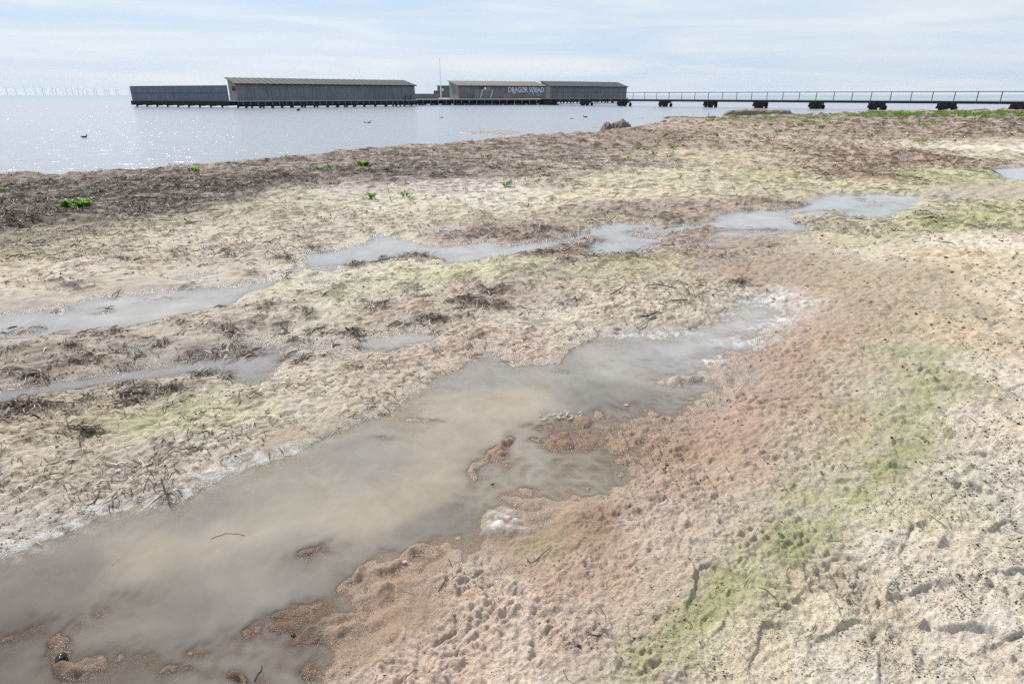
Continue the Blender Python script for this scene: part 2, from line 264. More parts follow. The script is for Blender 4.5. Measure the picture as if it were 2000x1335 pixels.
OCT = [1.6, .8, .4, .2, .1, .05, .025, .0125, .0065]
#         1.6   .8    .4    .2    .1    .05   .025   .0125
AMP = {'s': [.012, .010, .007, .006, .005, .0030, .0020, .0012, .0006],
       'm': [.006, .005, .004, .005, .0090, .0100, .0060, .0016, .0006],
       'b': [.012, .012, .010, .010, .008, .0045, .0030, .0018, .0006],
       'k': [.030, .024, .016, .012, .012, .010, .006, .002, .0004],
       'w': [.026, .020, .014, .010, .010, .009, .006, .002, .0004],
       'g': [.006, .006, .005, .004, .0035, .0022, .0014, .0006, .0006],
       'u': [.006, .010, .012, .010, .005, .0035, .0014, .0005, .0003]}
AMPM = np.array([AMP[k] for k in KINDS], np.float32)

def beach(X, Y, full=True):
    X = X.astype(np.float32); Y = Y.astype(np.float32)
    a = np.arctan2(X, Y); r = np.maximum(np.hypot(X, Y), .2); l = np.log(r)
    # ragged borders: bend the lookup with noise tied to the ground
    wf = np.clip(r / 12.0, .35, 2.2)
    wa = (pn(X / .55, Y / .55, 11) * .06 + pn(X / .2, Y / .2, 12) * .026 + pn(X / .08, Y / .08, 13) * .015 + pn(X / .032, Y / .032, 15) * .007) / np.maximum(r, 1.2) 
    wl = (pn(X / .55, Y / .55, 21) * .06 + pn(X / .2, Y / .2, 22) * .026 + pn(X / .08, Y / .08, 23) * .015 + pn(X / .032, Y / .032, 25) * .007) / np.maximum(r, 1.2)
    wa += (pn(X / 2.2, Y / 2.2, 14) * .30) / np.maximum(r, 4) * sst(4, 9, r); wl += (pn(X / 2.2, Y / 2.2, 24) * .45) / np.maximum(r, 4) * sst(4, 9, r)
    aw, lw = a + wa, l + wl
    k = samp(mapk, a + 2.2 * wa, l + 2.2 * wl)
    s = samp(sd_pool, aw, lw); s_m = s * r
    cl = samp(clump, aw, lw); hp = samp(hump, aw, lw)
    sland = samp(sd_land, a + wa * .5, l + wl * .5)
    cell = np.maximum(r * .0028, .0026)
    amp = k @ AMPM                                     # per octave
    amp = amp + cl[:, None] * np.array([0, 0, .003, .005, .008, .010, .008, .003, .001], np.float32)
    amp = amp * (1 - k[:, 1:2] + k[:, 1:2] * (1 + .75 * pn(X / .45, Y / .45, 81) + .5 * pn(X / .15, Y / .15, 82))[:, None])
    h = np.zeros_like(X); tex = np.zeros_like(X); octs = []
    for i, lam in enumerate(OCT):
        n = pn(X / lam + 3.7 * i, Y / lam - 1.3 * i, 31 + i)
        if i in (4, 5, 6):                              # crumbly, pitted shapes rather than smooth waves
            n = 2.1 * np.sqrt(n * n + .004) - .75
        f = np.clip((lam / cell - 1.6) / 2.0, 0, 1)
        h += amp[:, i] * n * f; tex += n * (.25 + .75 * f) * (.5 if i < 3 else 1.0)
        octs.append(n)
    raw = []
    def band(target, sx=.42):                                  # crumbs a few grid cells wide
        o = 0; q = 0
        for i, lam in enumerate(OCT):
            ww = np.exp(-(np.log2(lam / (target * cell)) ** 2) / .9); o = o + ww * pn((X * .82 + Y * .57) / lam * sx + 9.1 * i, (Y * .82 - X * .57) / lam * 1.25 + 4.4 * i, 131 + i + int(7 * sx)); q = q + ww * ww
        return o / np.sqrt(q)
    nf = band(3.2); nm = band(6.5, .5)
    rough = k @ np.array([.9, .6, 1.0, 1.25, 1.15, .6, .30], np.float32) + .9 * cl
    h += rough * cell * (.55 * nf + .9 * nm) * sst(0, .04, s_m) 
    sf = samp(soft, a, l)
    dry = sst(-.01, .06, s_m)
    prof = np.where(s > 0, .030 * (1 - np.exp(-s_m / (.05 + .10 * sf))), -.034 * (1 - np.exp(s_m / (.11 + .34 * sf)))) + .010 * sf * (octs[4] + octs[3]) * sst(.2, -.02, s_m)
    gain = np.where(s > 0, .35 + .65 * sst(0, .12, s_m), .75)
    # the low bank along the upper side of the big pool
    z = prof + h * gain + hp * (.86 + .14 * np.clip(octs[5] + octs[4] + .5 * octs[3], -2, 1.5)) + cl * .008
    z += .02 * dry * sst(0, .6, s_m) * (1 + octs[1]) + .035 * sst(.05, .6, s_m) * (k[:, 3] + k[:, 4])
    # berm and fall to the sea
    sm = np.maximum(sland * r, np.where(r < 6, 5.0, -99))
    z += .02 * np.exp(-((sm - .8) / 1.2) ** 2) * np.clip(r / 15, 0, 1)
    fall = sst(.35, -1.6 - r * .02, sm); z = z * (1 - fall) - .95 * fall
    # mats lying in the shallows off the shore
    px, py = proj(X, Y, -.55)
    for (cx, cy, rx, ry, zz) in [(965, 259, 52, 4.5, -.53), (925, 258, 30, 1.6, -.535), (1170, 249, 34, 1.6, -.535), (1110, 263, 40, 1.5, -.535), (1330, 230, 42, 2.0, -.45), (1480, 227, 75, 3.2, -.5), (1250, 231, 8, .8, -.535)]:
        q = np.exp(-(((px - cx) / rx) ** 2 + ((py - cy) / ry) ** 2) ** 2 * .9) * sst(.35, 0, sm)
        z = np.where((q > .05), np.maximum(z, -.95 + (zz + .95 + .03 * octs[2] + .03 * octs[3]) * sst(.05, .5, q)), z)
    # footprints
    if full:
        pr = np.zeros_like(X)
        for i, (fx, fy, hd, ln, wd, dp) in enumerate(PRW):
            m = (np.abs(X - fx) < .3) & (np.abs(Y - fy) < .3)
            if not m.any(): continue
            dx = X[m] - fx + octs[4][m] * .006; dy = Y[m] - fy + octs[5][m] * .004
            u = (dx * math.sin(hd) + dy * math.cos(hd)) / (ln / 2); v = (dx * math.cos(hd) - dy * math.sin(hd)) / (wd / 2)
            vv = v / (1 - .16 * np.cos((u - .1) * 3.3) * (u < .8)) 
            q = (np.abs(u) ** 2.6 + np.abs(vv) ** 2.6) ** (1 / 2.6)
            dent = -dp * (1 - sst(.86, 1.0, q)) * (.75 + .35 * u) + dp * .42 * np.exp(-((q - 1.12) / .09) ** 2) * np.clip(.55 + 1.2 * octs[4][m] + .7 * octs[5][m], 0, 2)
            if i in TREAD:
                dent += .0035 * (np.sin(u * ln * 310) * np.sin(v * wd * 310) > .0) * (q < .92)
            pr[m] += dent
        z += pr * sst(.0, .05, s_m)
    if not full: return z
    c = samp(mapc, a + 2.2 * wa, l + 2.2 * wl)
    # brown algae skin round the pools' lower margins, bleaching, strands, grains
    con = (k @ np.array([.05, .07, .20, .42, .34, .07, .06], np.float32))
    t = np.clip(tex * .55, -1.3, 1.3)
    c = c * (1 + con * t)[:, None]  # strand mottling follows the relief, darker crevices painted into the colour
    spk = sst(.16, .46, nf * .80 + nm * .45 + .30 * octs[3] + .22 * octs[2])
    amt = k @ np.array([.36, .26, .62, .80, .74, .20, .12], np.float32)
    c = c * (1 - (amt * spk)[:, None] * np.array([.92, 1.0, 1.06], np.float32)) * (1 + amt * .75 * nf + amt * .4 * nm)[:, None]
    hues = pn(X / .6, Y / .6, 61) * .5 + pn(X / .17, Y / .17, 62) * .5
    c[:, 0] *= 1 + .05 * hues; c[:, 2] *= 1 - .06 * hues
    brown = lin((84, 67, 57)) * ALB
    cc = np.clip(cl * (.78 + .9 * octs[4] + .9 * octs[3] + .8 * nf + .5 * nm), 0, .88)
    c = c * (1 - cc[:, None]) + brown.astype(np.float32) * cc[:, None] * (1 + .5 * octs[6])[:, None]
    lf = np.clip(k[:, 3] + .7 * k[:, 4] + cl * .5, 0, 1) * sst(.12, .46, -nf * .8 + .4 * nm - .25 * octs[3]) * .75
    c = c * (1 - lf[:, None]) + (lin((206, 194, 180)) * ALB).astype(np.float32) * lf[:, None]
    gv = samp(green, aw, lw) * np.clip(.95 + .7 * pn(X / .16, Y / .16, 66) + .5 * pn(X / .05, Y / .05, 67) + .3 * nf, 0, 1.2)
    gm = np.clip(gv * .92, 0, .66)
    c = c * (1 - gm[:, None]) + (lin((184, 190, 130)) * ALB * (1.0 - .35 * gm)[:, None]).astype(np.float32) * gm[:, None]
    fm = samp(foam_glare, aw, lw) * np.clip(1.0 + .9 * octs[4] + .8 * octs[5] + .5 * octs[6] + .5 * nm, 0, 1)  # froth at the pool head, painted glare on the bank and lump
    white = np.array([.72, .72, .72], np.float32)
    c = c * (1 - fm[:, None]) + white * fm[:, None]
    above = z
    wet = np.clip(sst(.035, .004, above) * (sm > .5) + k[:, 1] * .35 * sst(.5, .0, s_m) + .12 * k[:, 2] + .25 * cl + .9 * (z < -.3), 0, 1)
    wet = np.clip(wet + .0 * octs[3], 0, 1)
    c = c * (1 - .10 * wet)[:, None]
    c = np.clip(c, .01, .85)
    spec = np.clip(k @ np.array([.9, .25, .55, .3, .4, .25, .0], np.float32), 0, 1)
    return z, c, wet, fm, s_m, spec

def mesh_grid(name, V, nr, nc, mask=None):
    idx = np.arange(nr * nc).reshape(nr, nc)
    q = np.stack([idx[:-1, :-1], idx[:-1, 1:], idx[1:, 1:], idx[1:, :-1]], -1).reshape(-1, 4)
    if mask is not None:
        q = q[mask.reshape(-1)]
        used = np.unique(q); remap = np.full(nr * nc, -1, np.int64); remap[used] = np.arange(len(used)); q = remap[q]; V = V[used]
    else: used = None
    me = bpy.data.meshes.new(name)
    me.vertices.add(len(V)); me.vertices.foreach_set('co', V.astype(np.float32).ravel())
    me.loops.add(q.size); me.loops.foreach_set('vertex_index', q.ravel().astype(np.int32))
    me.polygons.add(len(q)); me.polygons.foreach_set('loop_start', np.arange(0, q.size, 4, dtype=np.int32))
    me.polygons.foreach_set('use_smooth', np.ones(len(q), bool))
    me.update(calc_edges=True)
    return me, used
def vattr(me, name, data, kind='FLOAT'):
    at_ = me.attributes.new(name, 'FLOAT_COLOR' if kind == 'C' else 'FLOAT', 'POINT')
    if kind == 'C':
        d = np.ones((len(data), 4), np.float32); d[:, :3] = data; at_.data.foreach_set('color', d.ravel())
    else: at_.data.foreach_set('value', np.asarray(data, np.float32))

def mat(name):
    m = bpy.data.materials.new(name); m.use_nodes = True
    return m, m.node_tree, m.node_tree.nodes['Principled BSDF'], m.node_tree.nodes['Material Output']
def nd(nt, t, **kw):
    n = nt.nodes.new(t)
    for k_, v in kw.items():
        if k_ in n.inputs: n.inputs[k_].default_value = v
        else: setattr(n, k_, v)
    return n
def math_(nt, op, a, b=None, c=None, clamp=False):
    n = nt.nodes.new('ShaderNodeMath'); n.operation = op; n.use_clamp = clamp
    for i, v in enumerate((a, b, c)):
        if v is None: continue
        if isinstance(v, (int, float)): n.inputs[i].default_value = v
        else: nt.links.new(v, n.inputs[i])
    return n.outputs[0]
def tag(o, label=None, cat=None, group=None, kind=None):
    if label: o['label'] = label
    if cat: o['category'] = cat
    if group: o['group'] = group
    if kind: o['kind'] = kind
    return o
def link(name, me, m=None, parent=None):
    o = bpy.data.objects.new(name, me); COL.objects.link(o)
    if m is not None: me.materials.clear(); me.materials.append(m)
    if parent is not None: o.parent = parent
    return o

# ---- beach material
m_beach, t, P, out = mat('beach')
ac = nd(t, 'ShaderNodeAttribute', attribute_name='tone'); aw_ = nd(t, 'ShaderNodeAttribute', attribute_name='wet'); asp = nd(t, 'ShaderNodeAttribute', attribute_name='speck')
geo = nd(t, 'ShaderNodeNewGeometry')
n1 = nd(t, 'ShaderNodeTexNoise', Scale=85.0, Detail=5.0, Roughness=.75); t.links.new(geo.outputs['Position'], n1.inputs['Vector'])
v1 = nd(t, 'ShaderNodeTexNoise', Scale=105.0, Detail=3.0, Roughness=.62, Distortion=1.2); t.links.new(geo.outputs['Position'], v1.inputs['Vector'])
sp = math_(t, 'MULTIPLY', math_(t, 'SMOOTH_MIN', math_(t, 'MULTIPLY', math_(t, 'SUBTRACT', .42, v1.outputs['Fac']), 14.0, clamp=True), 1.0, .1, clamp=True), asp.outputs['Fac'])  # dark specks, partly tiny sand shadows put into the colour
gr = math_(t, 'MULTIPLY_ADD', n1.outputs['Fac'], 1.1, .45)
fac = math_(t, 'MULTIPLY', gr, math_(t, 'SUBTRACT', 1.0, math_(t, 'MULTIPLY', sp, .78)))
mc = nd(t, 'ShaderNodeVectorMath', operation='SCALE'); t.links.new(ac.outputs['Color'], mc.inputs[0]); t.links.new(fac, mc.inputs['Scale'])
t.links.new(mc.outputs[0], P.inputs['Base Color'])
t.links.new(math_(t, 'MULTIPLY_ADD', aw_.outputs['Fac'], -.63, .86), P.inputs['Roughness'])
t.links.new(math_(t, 'MULTIPLY_ADD', aw_.outputs['Fac'], .42, .12), P.inputs['Specular IOR Level'])
bp = nd(t, 'ShaderNodeBump', Strength=.8, Distance=.010); 
hsum = math_(t, 'ADD', n1.outputs['Fac'], math_(t, 'MULTIPLY', v1.outputs['Fac'], 1.0))
t.links.new(hsum, bp.inputs['Height']); t.links.new(bp.outputs[0], P.inputs['Normal'])

# ---- the beach sheet
th = np.concatenate([np.linspace(-math.pi, -1.75, 60)[:-1], np.linspace(-1.75, -.98, 90)[:-1], np.arange(-.98, .98, .00172), np.linspace(.98, 1.75, 90), np.linspace(1.75, math.pi, 60)[1:]])
lr = np.concatenate([np.linspace(math.log(.04), math.log(.9), 50)[:-1], np.arange(math.log(.9), math.log(3.2), .0029), np.arange(math.log(3.2), math.log(22), .0030), np.arange(math.log(22), math.log(150), .0055)])
TT, LR = np.meshgrid(th, lr); RR = np.exp(LR)
X = (RR * np.sin(TT)).ravel(); Y = (RR * np.cos(TT)).ravel()
res = []
for i in range(0, len(X), 400000):
    res.append(beach(X[i:i + 400000], Y[i:i + 400000]))
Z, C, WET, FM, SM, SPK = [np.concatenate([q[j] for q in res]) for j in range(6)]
V = np.stack([X, Y, Z], 1)
nr, nc = TT.shape
me, _ = mesh_grid('beach_ground', V, nr, nc)
vattr(me, 'tone', C, 'C'); vattr(me, 'wet', WET); vattr(me, 'speck', SPK)
tag(link('ground', me, m_beach), kind='structure', label='wet beach of sand, mud and bleached seaweed')

# ---- standing water in the hollows
m_pool, t, P, out = mat('pool_water')
t.nodes.remove(P)
ad = nd(t, 'ShaderNodeAttribute', attribute_name='depth'); af = nd(t, 'ShaderNodeAttribute', attribute_name='scum_glare')
geo = nd(t, 'ShaderNodeNewGeometry')
big = nd(t, 'ShaderNodeTexNoise', Scale=3.2, Detail=6.0, Roughness=.62, Distortion=.9); t.links.new(geo.outputs['Position'], big.inputs['Vector'])
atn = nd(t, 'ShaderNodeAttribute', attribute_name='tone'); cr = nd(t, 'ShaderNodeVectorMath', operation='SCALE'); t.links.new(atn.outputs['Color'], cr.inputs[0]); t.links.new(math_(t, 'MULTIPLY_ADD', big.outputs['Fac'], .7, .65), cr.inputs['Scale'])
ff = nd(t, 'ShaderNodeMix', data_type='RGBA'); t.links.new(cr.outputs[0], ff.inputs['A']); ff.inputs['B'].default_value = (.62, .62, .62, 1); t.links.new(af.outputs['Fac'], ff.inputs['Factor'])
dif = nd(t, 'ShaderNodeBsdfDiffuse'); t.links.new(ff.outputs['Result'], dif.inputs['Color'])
tr = nd(t, 'ShaderNodeBsdfTransparent'); tr.inputs['Color'].default_value = (.93, .91, .86, 1)
murk = math_(t, 'SUBTRACT', 1.0, math_(t, 'POWER', 2.718, math_(t, 'MULTIPLY', ad.outputs['Fac'], -48.0)))
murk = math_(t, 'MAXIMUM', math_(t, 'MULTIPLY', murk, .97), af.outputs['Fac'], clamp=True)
m1 = nd(t, 'ShaderNodeMixShader'); t.links.new(murk, m1.inputs[0]); t.links.new(tr.outputs[0], m1.inputs[1]); t.links.new(dif.outputs[0], m1.inputs[2])
rip = nd(t, 'ShaderNodeTexNoise', Scale=22.0, Detail=2.0); t.links.new(geo.outputs['Position'], rip.inputs['Vector'])
bp = nd(t, 'ShaderNodeBump', Strength=.12, Distance=.004); t.links.new(rip.outputs['Fac'], bp.inputs['Height'])
gl = nd(t, 'ShaderNodeBsdfGlossy', Roughness=.03); gl.inputs['Color'].default_value = (1, 1, 1, 1); t.links.new(bp.outputs[0], gl.inputs['Normal'])
fr = nd(t, 'ShaderNodeFresnel', IOR=1.33); t.links.new(bp.outputs[0], fr.inputs['Normal'])
m2 = nd(t, 'ShaderNodeMixShader'); t.links.new(fr.outputs[0], m2.inputs[0]); t.links.new(m1.outputs[0], m2.inputs[1]); t.links.new(gl.outputs[0], m2.inputs[2])
t.links.new(m2.outputs[0], out.inputs['Surface'])
Zg = Z.reshape(nr, nc); Sg = SM.reshape(nr, nc)
low = (Zg < .0) & (Zg > -.2) & (Sg < .05) & ((samp(sd_land, TT.ravel(), LR.ravel()).reshape(nr, nc) * RR > 1.2) | (RR < 6))
cellm = low[:-1, :-1] | low[1:, :-1] | low[:-1, 1:] | low[1:, 1:]
V2 = V.copy(); V2[:, 2] = 0.0
me, used = mesh_grid('pool_water', V2, nr, nc, cellm)
vattr(me, 'depth', np.maximum(-Z[used], 0)); vattr(me, 'scum_glare', FM[used] * .85)  # whitening mask: real froth plus glare painted at the bank
ta_, tl_ = TT.ravel()[used], LR.ravel()[used]
w1_ = (pn(X[used] / .5, Y[used] / .5, 71) * .05 + pn(X[used] / .16, Y[used] / .16, 72) * .02) / np.maximum(RR.ravel()[used], 1.2) * 1.6
w2_ = (pn(X[used] / .5, Y[used] / .5, 73) * .05 + pn(X[used] / .16, Y[used] / .16, 74) * .02) / np.maximum(RR.ravel()[used], 1.2) * 1.6
vattr(me, 'tone', samp(mapw, ta_ + w1_, tl_ + w2_), 'C')
tag(link('water', me, m_pool), kind='structure', label='shallow murky tidal pools lying on the beach')

# ---- the sea
m_sea, t, P, out = mat('sea')
geo = nd(t, 'ShaderNodeNewGeometry')
mpn = nd(t, 'ShaderNodeMapping'); mpn.inputs['Rotation'].default_value = (0, 0, R(-20)); mpn.inputs['Scale'].default_value = (.8, 1.25, 1); t.links.new(geo.outputs['Position'], mpn.inputs['Vector'])
w1 = nd(t, 'ShaderNodeTexNoise', Scale=1.6, Detail=4.0, Roughness=.6, Distortion=.4); t.links.new(mpn.outputs[0], w1.inputs['Vector'])
w2 = nd(t, 'ShaderNodeTexNoise', Scale=.12, Detail=3.0, Roughness=.55); t.links.new(mpn.outputs[0], w2.inputs['Vector'])
hh = math_(t, 'MULTIPLY_ADD', w2.outputs['Fac'], 2.0, w1.outputs['Fac'])
bp = nd(t, 'ShaderNodeBump', Strength=.42, Distance=.34); t.links.new(hh, bp.inputs['Height']); t.links.new(bp.outputs[0], P.inputs['Normal'])
ln_ = nd(t, 'ShaderNodeVectorMath', operation='LENGTH'); t.links.new(geo.outputs['Position'], ln_.inputs[0])
dr = nd(t, 'ShaderNodeMapRange'); dr.inputs['From Min'].default_value = 150; dr.inputs['From Max'].default_value = 900; t.links.new(ln_.outputs['Value'], dr.inputs['Value'])
cm = nd(t, 'ShaderNodeMix', data_type='RGBA'); cm.inputs['A'].default_value = (.27, .28, .315, 1); cm.inputs['B'].default_value = (.16, .225, .24, 1); t.links.new(dr.outputs[0], cm.inputs['Factor'])
t.links.new(cm.outputs['Result'], P.inputs['Base Color'])
P.inputs['Roughness'].default_value = .19; P.inputs['IOR'].default_value = 1.33
rad = np.concatenate([[0.0], np.geomspace(8, 14000, 90)]); an = np.linspace(-math.pi, math.pi, 181)
AN, RD = np.meshgrid(an, rad)
Vs = np.stack([(RD * np.sin(AN)).ravel(), (RD * np.cos(AN)).ravel(), np.full(AN.size, -.55)], 1)
me, _ = mesh_grid('sea', Vs, *AN.shape)
tag(link('sea_water', me, m_sea), kind='structure', label='pale rippled sea')
#NEXT
# ------------------------------------------------------------------ mesh builder for the made things
class MB:
    def __init__(s): s.v = []; s.f = []
    def quadbox(s, c):
        """eight corners: bottom four then top four, same winding"""
        b = len(s.v); s.v += [tuple(p) for p in c]
        s.f += [(b, b + 3, b + 2, b + 1), (b + 4, b + 5, b + 6, b + 7)] + [(b + i, b + (i + 1) % 4, b + 4 + (i + 1) % 4, b + 4 + i) for i in range(4)]
        return s
    def box(s, o, u, v, w):
        """corner o, edge vectors u, v, w"""
        o, u, v, w = map(Vector, (o, u, v, w))
        return s.quadbox([o, o + u, o + u + v, o + v, o + w, o + u + w, o + u + v + w, o + v + w])
    def bar(s, a, b, wd, hd=None, n=4):
        a, b = Vector(a), Vector(b); d = (b - a).normalized(); hd = hd or wd
        side = d.cross(Vector((0, 0, 1)))
        if side.length < 1e-3: side = Vector((1, 0, 0))
        side.normalize(); up = side.cross(d).normalized()
        k = len(s.v)
        for e in (a, b):
            for i in range(n):
                an_ = 2 * math.pi * (i + .5) / n; q = 1 / math.cos(math.pi / n) if n == 4 else 1
                s.v.append(tuple(e + side * math.cos(an_) * wd / 2 * q + up * math.sin(an_) * hd / 2 * q))
        s.f += [tuple(range(k + n - 1, k - 1, -1)), tuple(range(k + n, k + 2 * n))] + [(k + i, k + (i + 1) % n, k + n + (i + 1) % n, k + n + i) for i in range(n)]
        return s
    def tube(s, P_, Rr, n=8, closed=True):
        P_ = [Vector(p) for p in P_]; k = len(s.v)
        for i, p in enumerate(P_):
            d = (P_[min(i + 1, len(P_) - 1)] - P_[max(i - 1, 0)]).normalized()
            side = d.cross(Vector((0, 0, 1)))
            if side.length < 1e-3: side = Vector((1, 0, 0))
            side.normalize(); up = side.cross(d).normalized()
            for j in range(n):
                an_ = 2 * math.pi * j / n; s.v.append(tuple(p + (side * math.cos(an_) + up * math.sin(an_)) * Rr[i]))
        for i in range(len(P_) - 1):
            s.f += [(k + i * n + j, k + i * n + (j + 1) % n, k + (i + 1) * n + (j + 1) % n, k + (i + 1) * n + j) for j in range(n)]
        s.f += [tuple(range(k + n - 1, k - 1, -1)), tuple(range(k + (len(P_) - 1) * n, k + len(P_) * n))]
        return s
    def build(s, name, m, parent=None, smooth=False):
        me = bpy.data.meshes.new(name); me.from_pydata(s.v, [], s.f)
        if not s.f: print('EMPTY', name)
        if smooth and s.f: me.polygons.foreach_set('use_smooth', [True] * len(me.polygons))
        me.update(); return link(name, me, m, parent)
def empty(name, loc):
    o = bpy.data.objects.new(name, None); o.location = loc; o.empty_display_size = .3; COL.objects.link(o); return o
def keep(child, root):
    """parent without moving geometry that was built in world coordinates"""
    child.parent = root; child.matrix_parent_inverse = Matrix.Translation(root.location).inverted(); return child
def V3(p, z): return Vector((p[0], p[1], z))

def wood(name, base, stripe=6.0, var=.35, rough=.85, axis=(1, 1, 0)):
    """weathered boards: vertical streaks of differing grey"""
    m, t, P, out = mat(name)
    g = nd(t, 'ShaderNodeNewGeometry'); mp_ = nd(t, 'ShaderNodeMapping'); mp_.inputs['Scale'].default_value = (stripe, stripe, .25)
    t.links.new(g.outputs['Position'], mp_.inputs['Vector'])
    a = nd(t, 'ShaderNodeTexNoise', Scale=1.0, Detail=3.0, Roughness=.7); t.links.new(mp_.outputs[0], a.inputs['Vector'])
    b = nd(t, 'ShaderNodeTexNoise', Scale=.35, Detail=2.0); t.links.new(g.outputs['Position'], b.inputs['Vector'])
    f = math_(t, 'MULTIPLY_ADD', math_(t, 'ADD', math_(t, 'MULTIPLY', a.outputs['Fac'], .7), math_(t, 'MULTIPLY', b.outputs['Fac'], .3)), var * 5, 1 - var * 2.5)
    sc_ = nd(t, 'ShaderNodeVectorMath', operation='SCALE'); sc_.inputs[0].default_value = base; t.links.new(f, sc_.inputs['Scale'])
    t.links.new(sc_.outputs[0], P.inputs['Base Color']); P.inputs['Roughness'].default_value = rough
    P.inputs['Specular IOR Level'].default_value = .25
    return m
def plain(name, base, rough=.6, var=.15, scale=6.0, spec=.3):
    m, t, P, out = mat(name)
    g = nd(t, 'ShaderNodeNewGeometry'); a = nd(t, 'ShaderNodeTexNoise', Scale=scale, Detail=3.0); t.links.new(g.outputs['Position'], a.inputs['Vector'])
    sc_ = nd(t, 'ShaderNodeVectorMath', operation='SCALE'); sc_.inputs[0].default_value = base
    t.links.new(math_(t, 'MULTIPLY_ADD', a.outputs['Fac'], var * 2, 1 - var), sc_.inputs['Scale'])
    t.links.new(sc_.outputs[0], P.inputs['Base Color']); P.inputs['Roughness'].default_value = rough; P.inputs['Specular IOR Level'].default_value = spec
    return m
M = {
 'wall': wood('weathered_grey_boards', (.165, .175, .185), 5),
 'wall2': wood('weathered_brown_boards', (.18, .175, .17), 5),
 'end': wood('pale_weathered_boards', (.26, .25, .225), 5),
 'screen': wood('blue_grey_boards', (.15, .175, .21), 5, .3),
 'roof': wood('roofing', (.085, .083, .088), 1.2, .18),
 'roof2': wood('roofing_brown', (.19, .17, .155), 1.2, .2),
 'dark': plain('tarred_timber', (.022, .026, .032), .8),
 'mussel': plain('mussel_covered_timber', (.022, .021, .022), .85, .5, 14),
 'post': plain('bare_post', (.20, .22, .25), .7),
 'rail': plain('steel_rail', (.075, .085, .09), .5),
 'edge': plain('bleached_deck_edge', (.62, .60, .55), .8),
 'deck': wood('deck_boards', (.36, .35, .32), 4, .2),
 'glass': plain('window_glass', (.02, .025, .05), .1, .1, 3, .6),
 'frame': plain('window_frame', (.10, .11, .12), .6),
 'green': wood('green_grey_boards', (.12, .15, .145), 4, .2),
 'white': plain('white_paint', (.78, .79, .80), .5, .06),
 'sign': plain('sign_white', (.66, .72, .85), .6, .05),
 'tan': plain('tan_board', (.33, .27, .14), .8),
 'brownbox': wood('brown_boards', (.20, .165, .15), 4),
 'turbine': plain('turbine_coating', (.38, .43, .50), .6, .02, .02),
 'blue': plain('blue_plastic', (.025, .03, .16), .4),
 'lightblue': plain('blue_litter_plastic', (.09, .17, .50), .4, .3, 30),
 'pink': plain('pale_pink_litter', (.55, .36, .36), .6),
 'duck': plain('dark_feathers', (.035, .033, .035), .7, .3, 30),
 'gull': plain('white_feathers', (.60, .60, .60), .7, .1, 30),
 'wing': plain('grey_wing_feathers', (.09, .10, .115), .7, .2, 30),
 'stone': plain('brown_stone', (.20, .165, .13), .85, .45, 3),
 'mound': plain('matted_seaweed', (.115, .095, .08), .8, .7, 6),
 'log': plain('dark_driftwood', (.05, .045, .042), .8, .3, 5),
 'twig': plain('wet_twig', (.045, .032, .024), .6, .3, 60),
 'straw': plain('dry_reed', (.50, .42, .27), .7, .2, 60),
 'pale': plain('bleached_stem', (.62, .58, .50), .5, .2, 60),
 'pebble': plain('wet_black_pebble', (.012, .012, .012), .25, .3, 40, .5),
 'ball': plain('pale_buoy_plastic', (.72, .66, .52), .5),
}

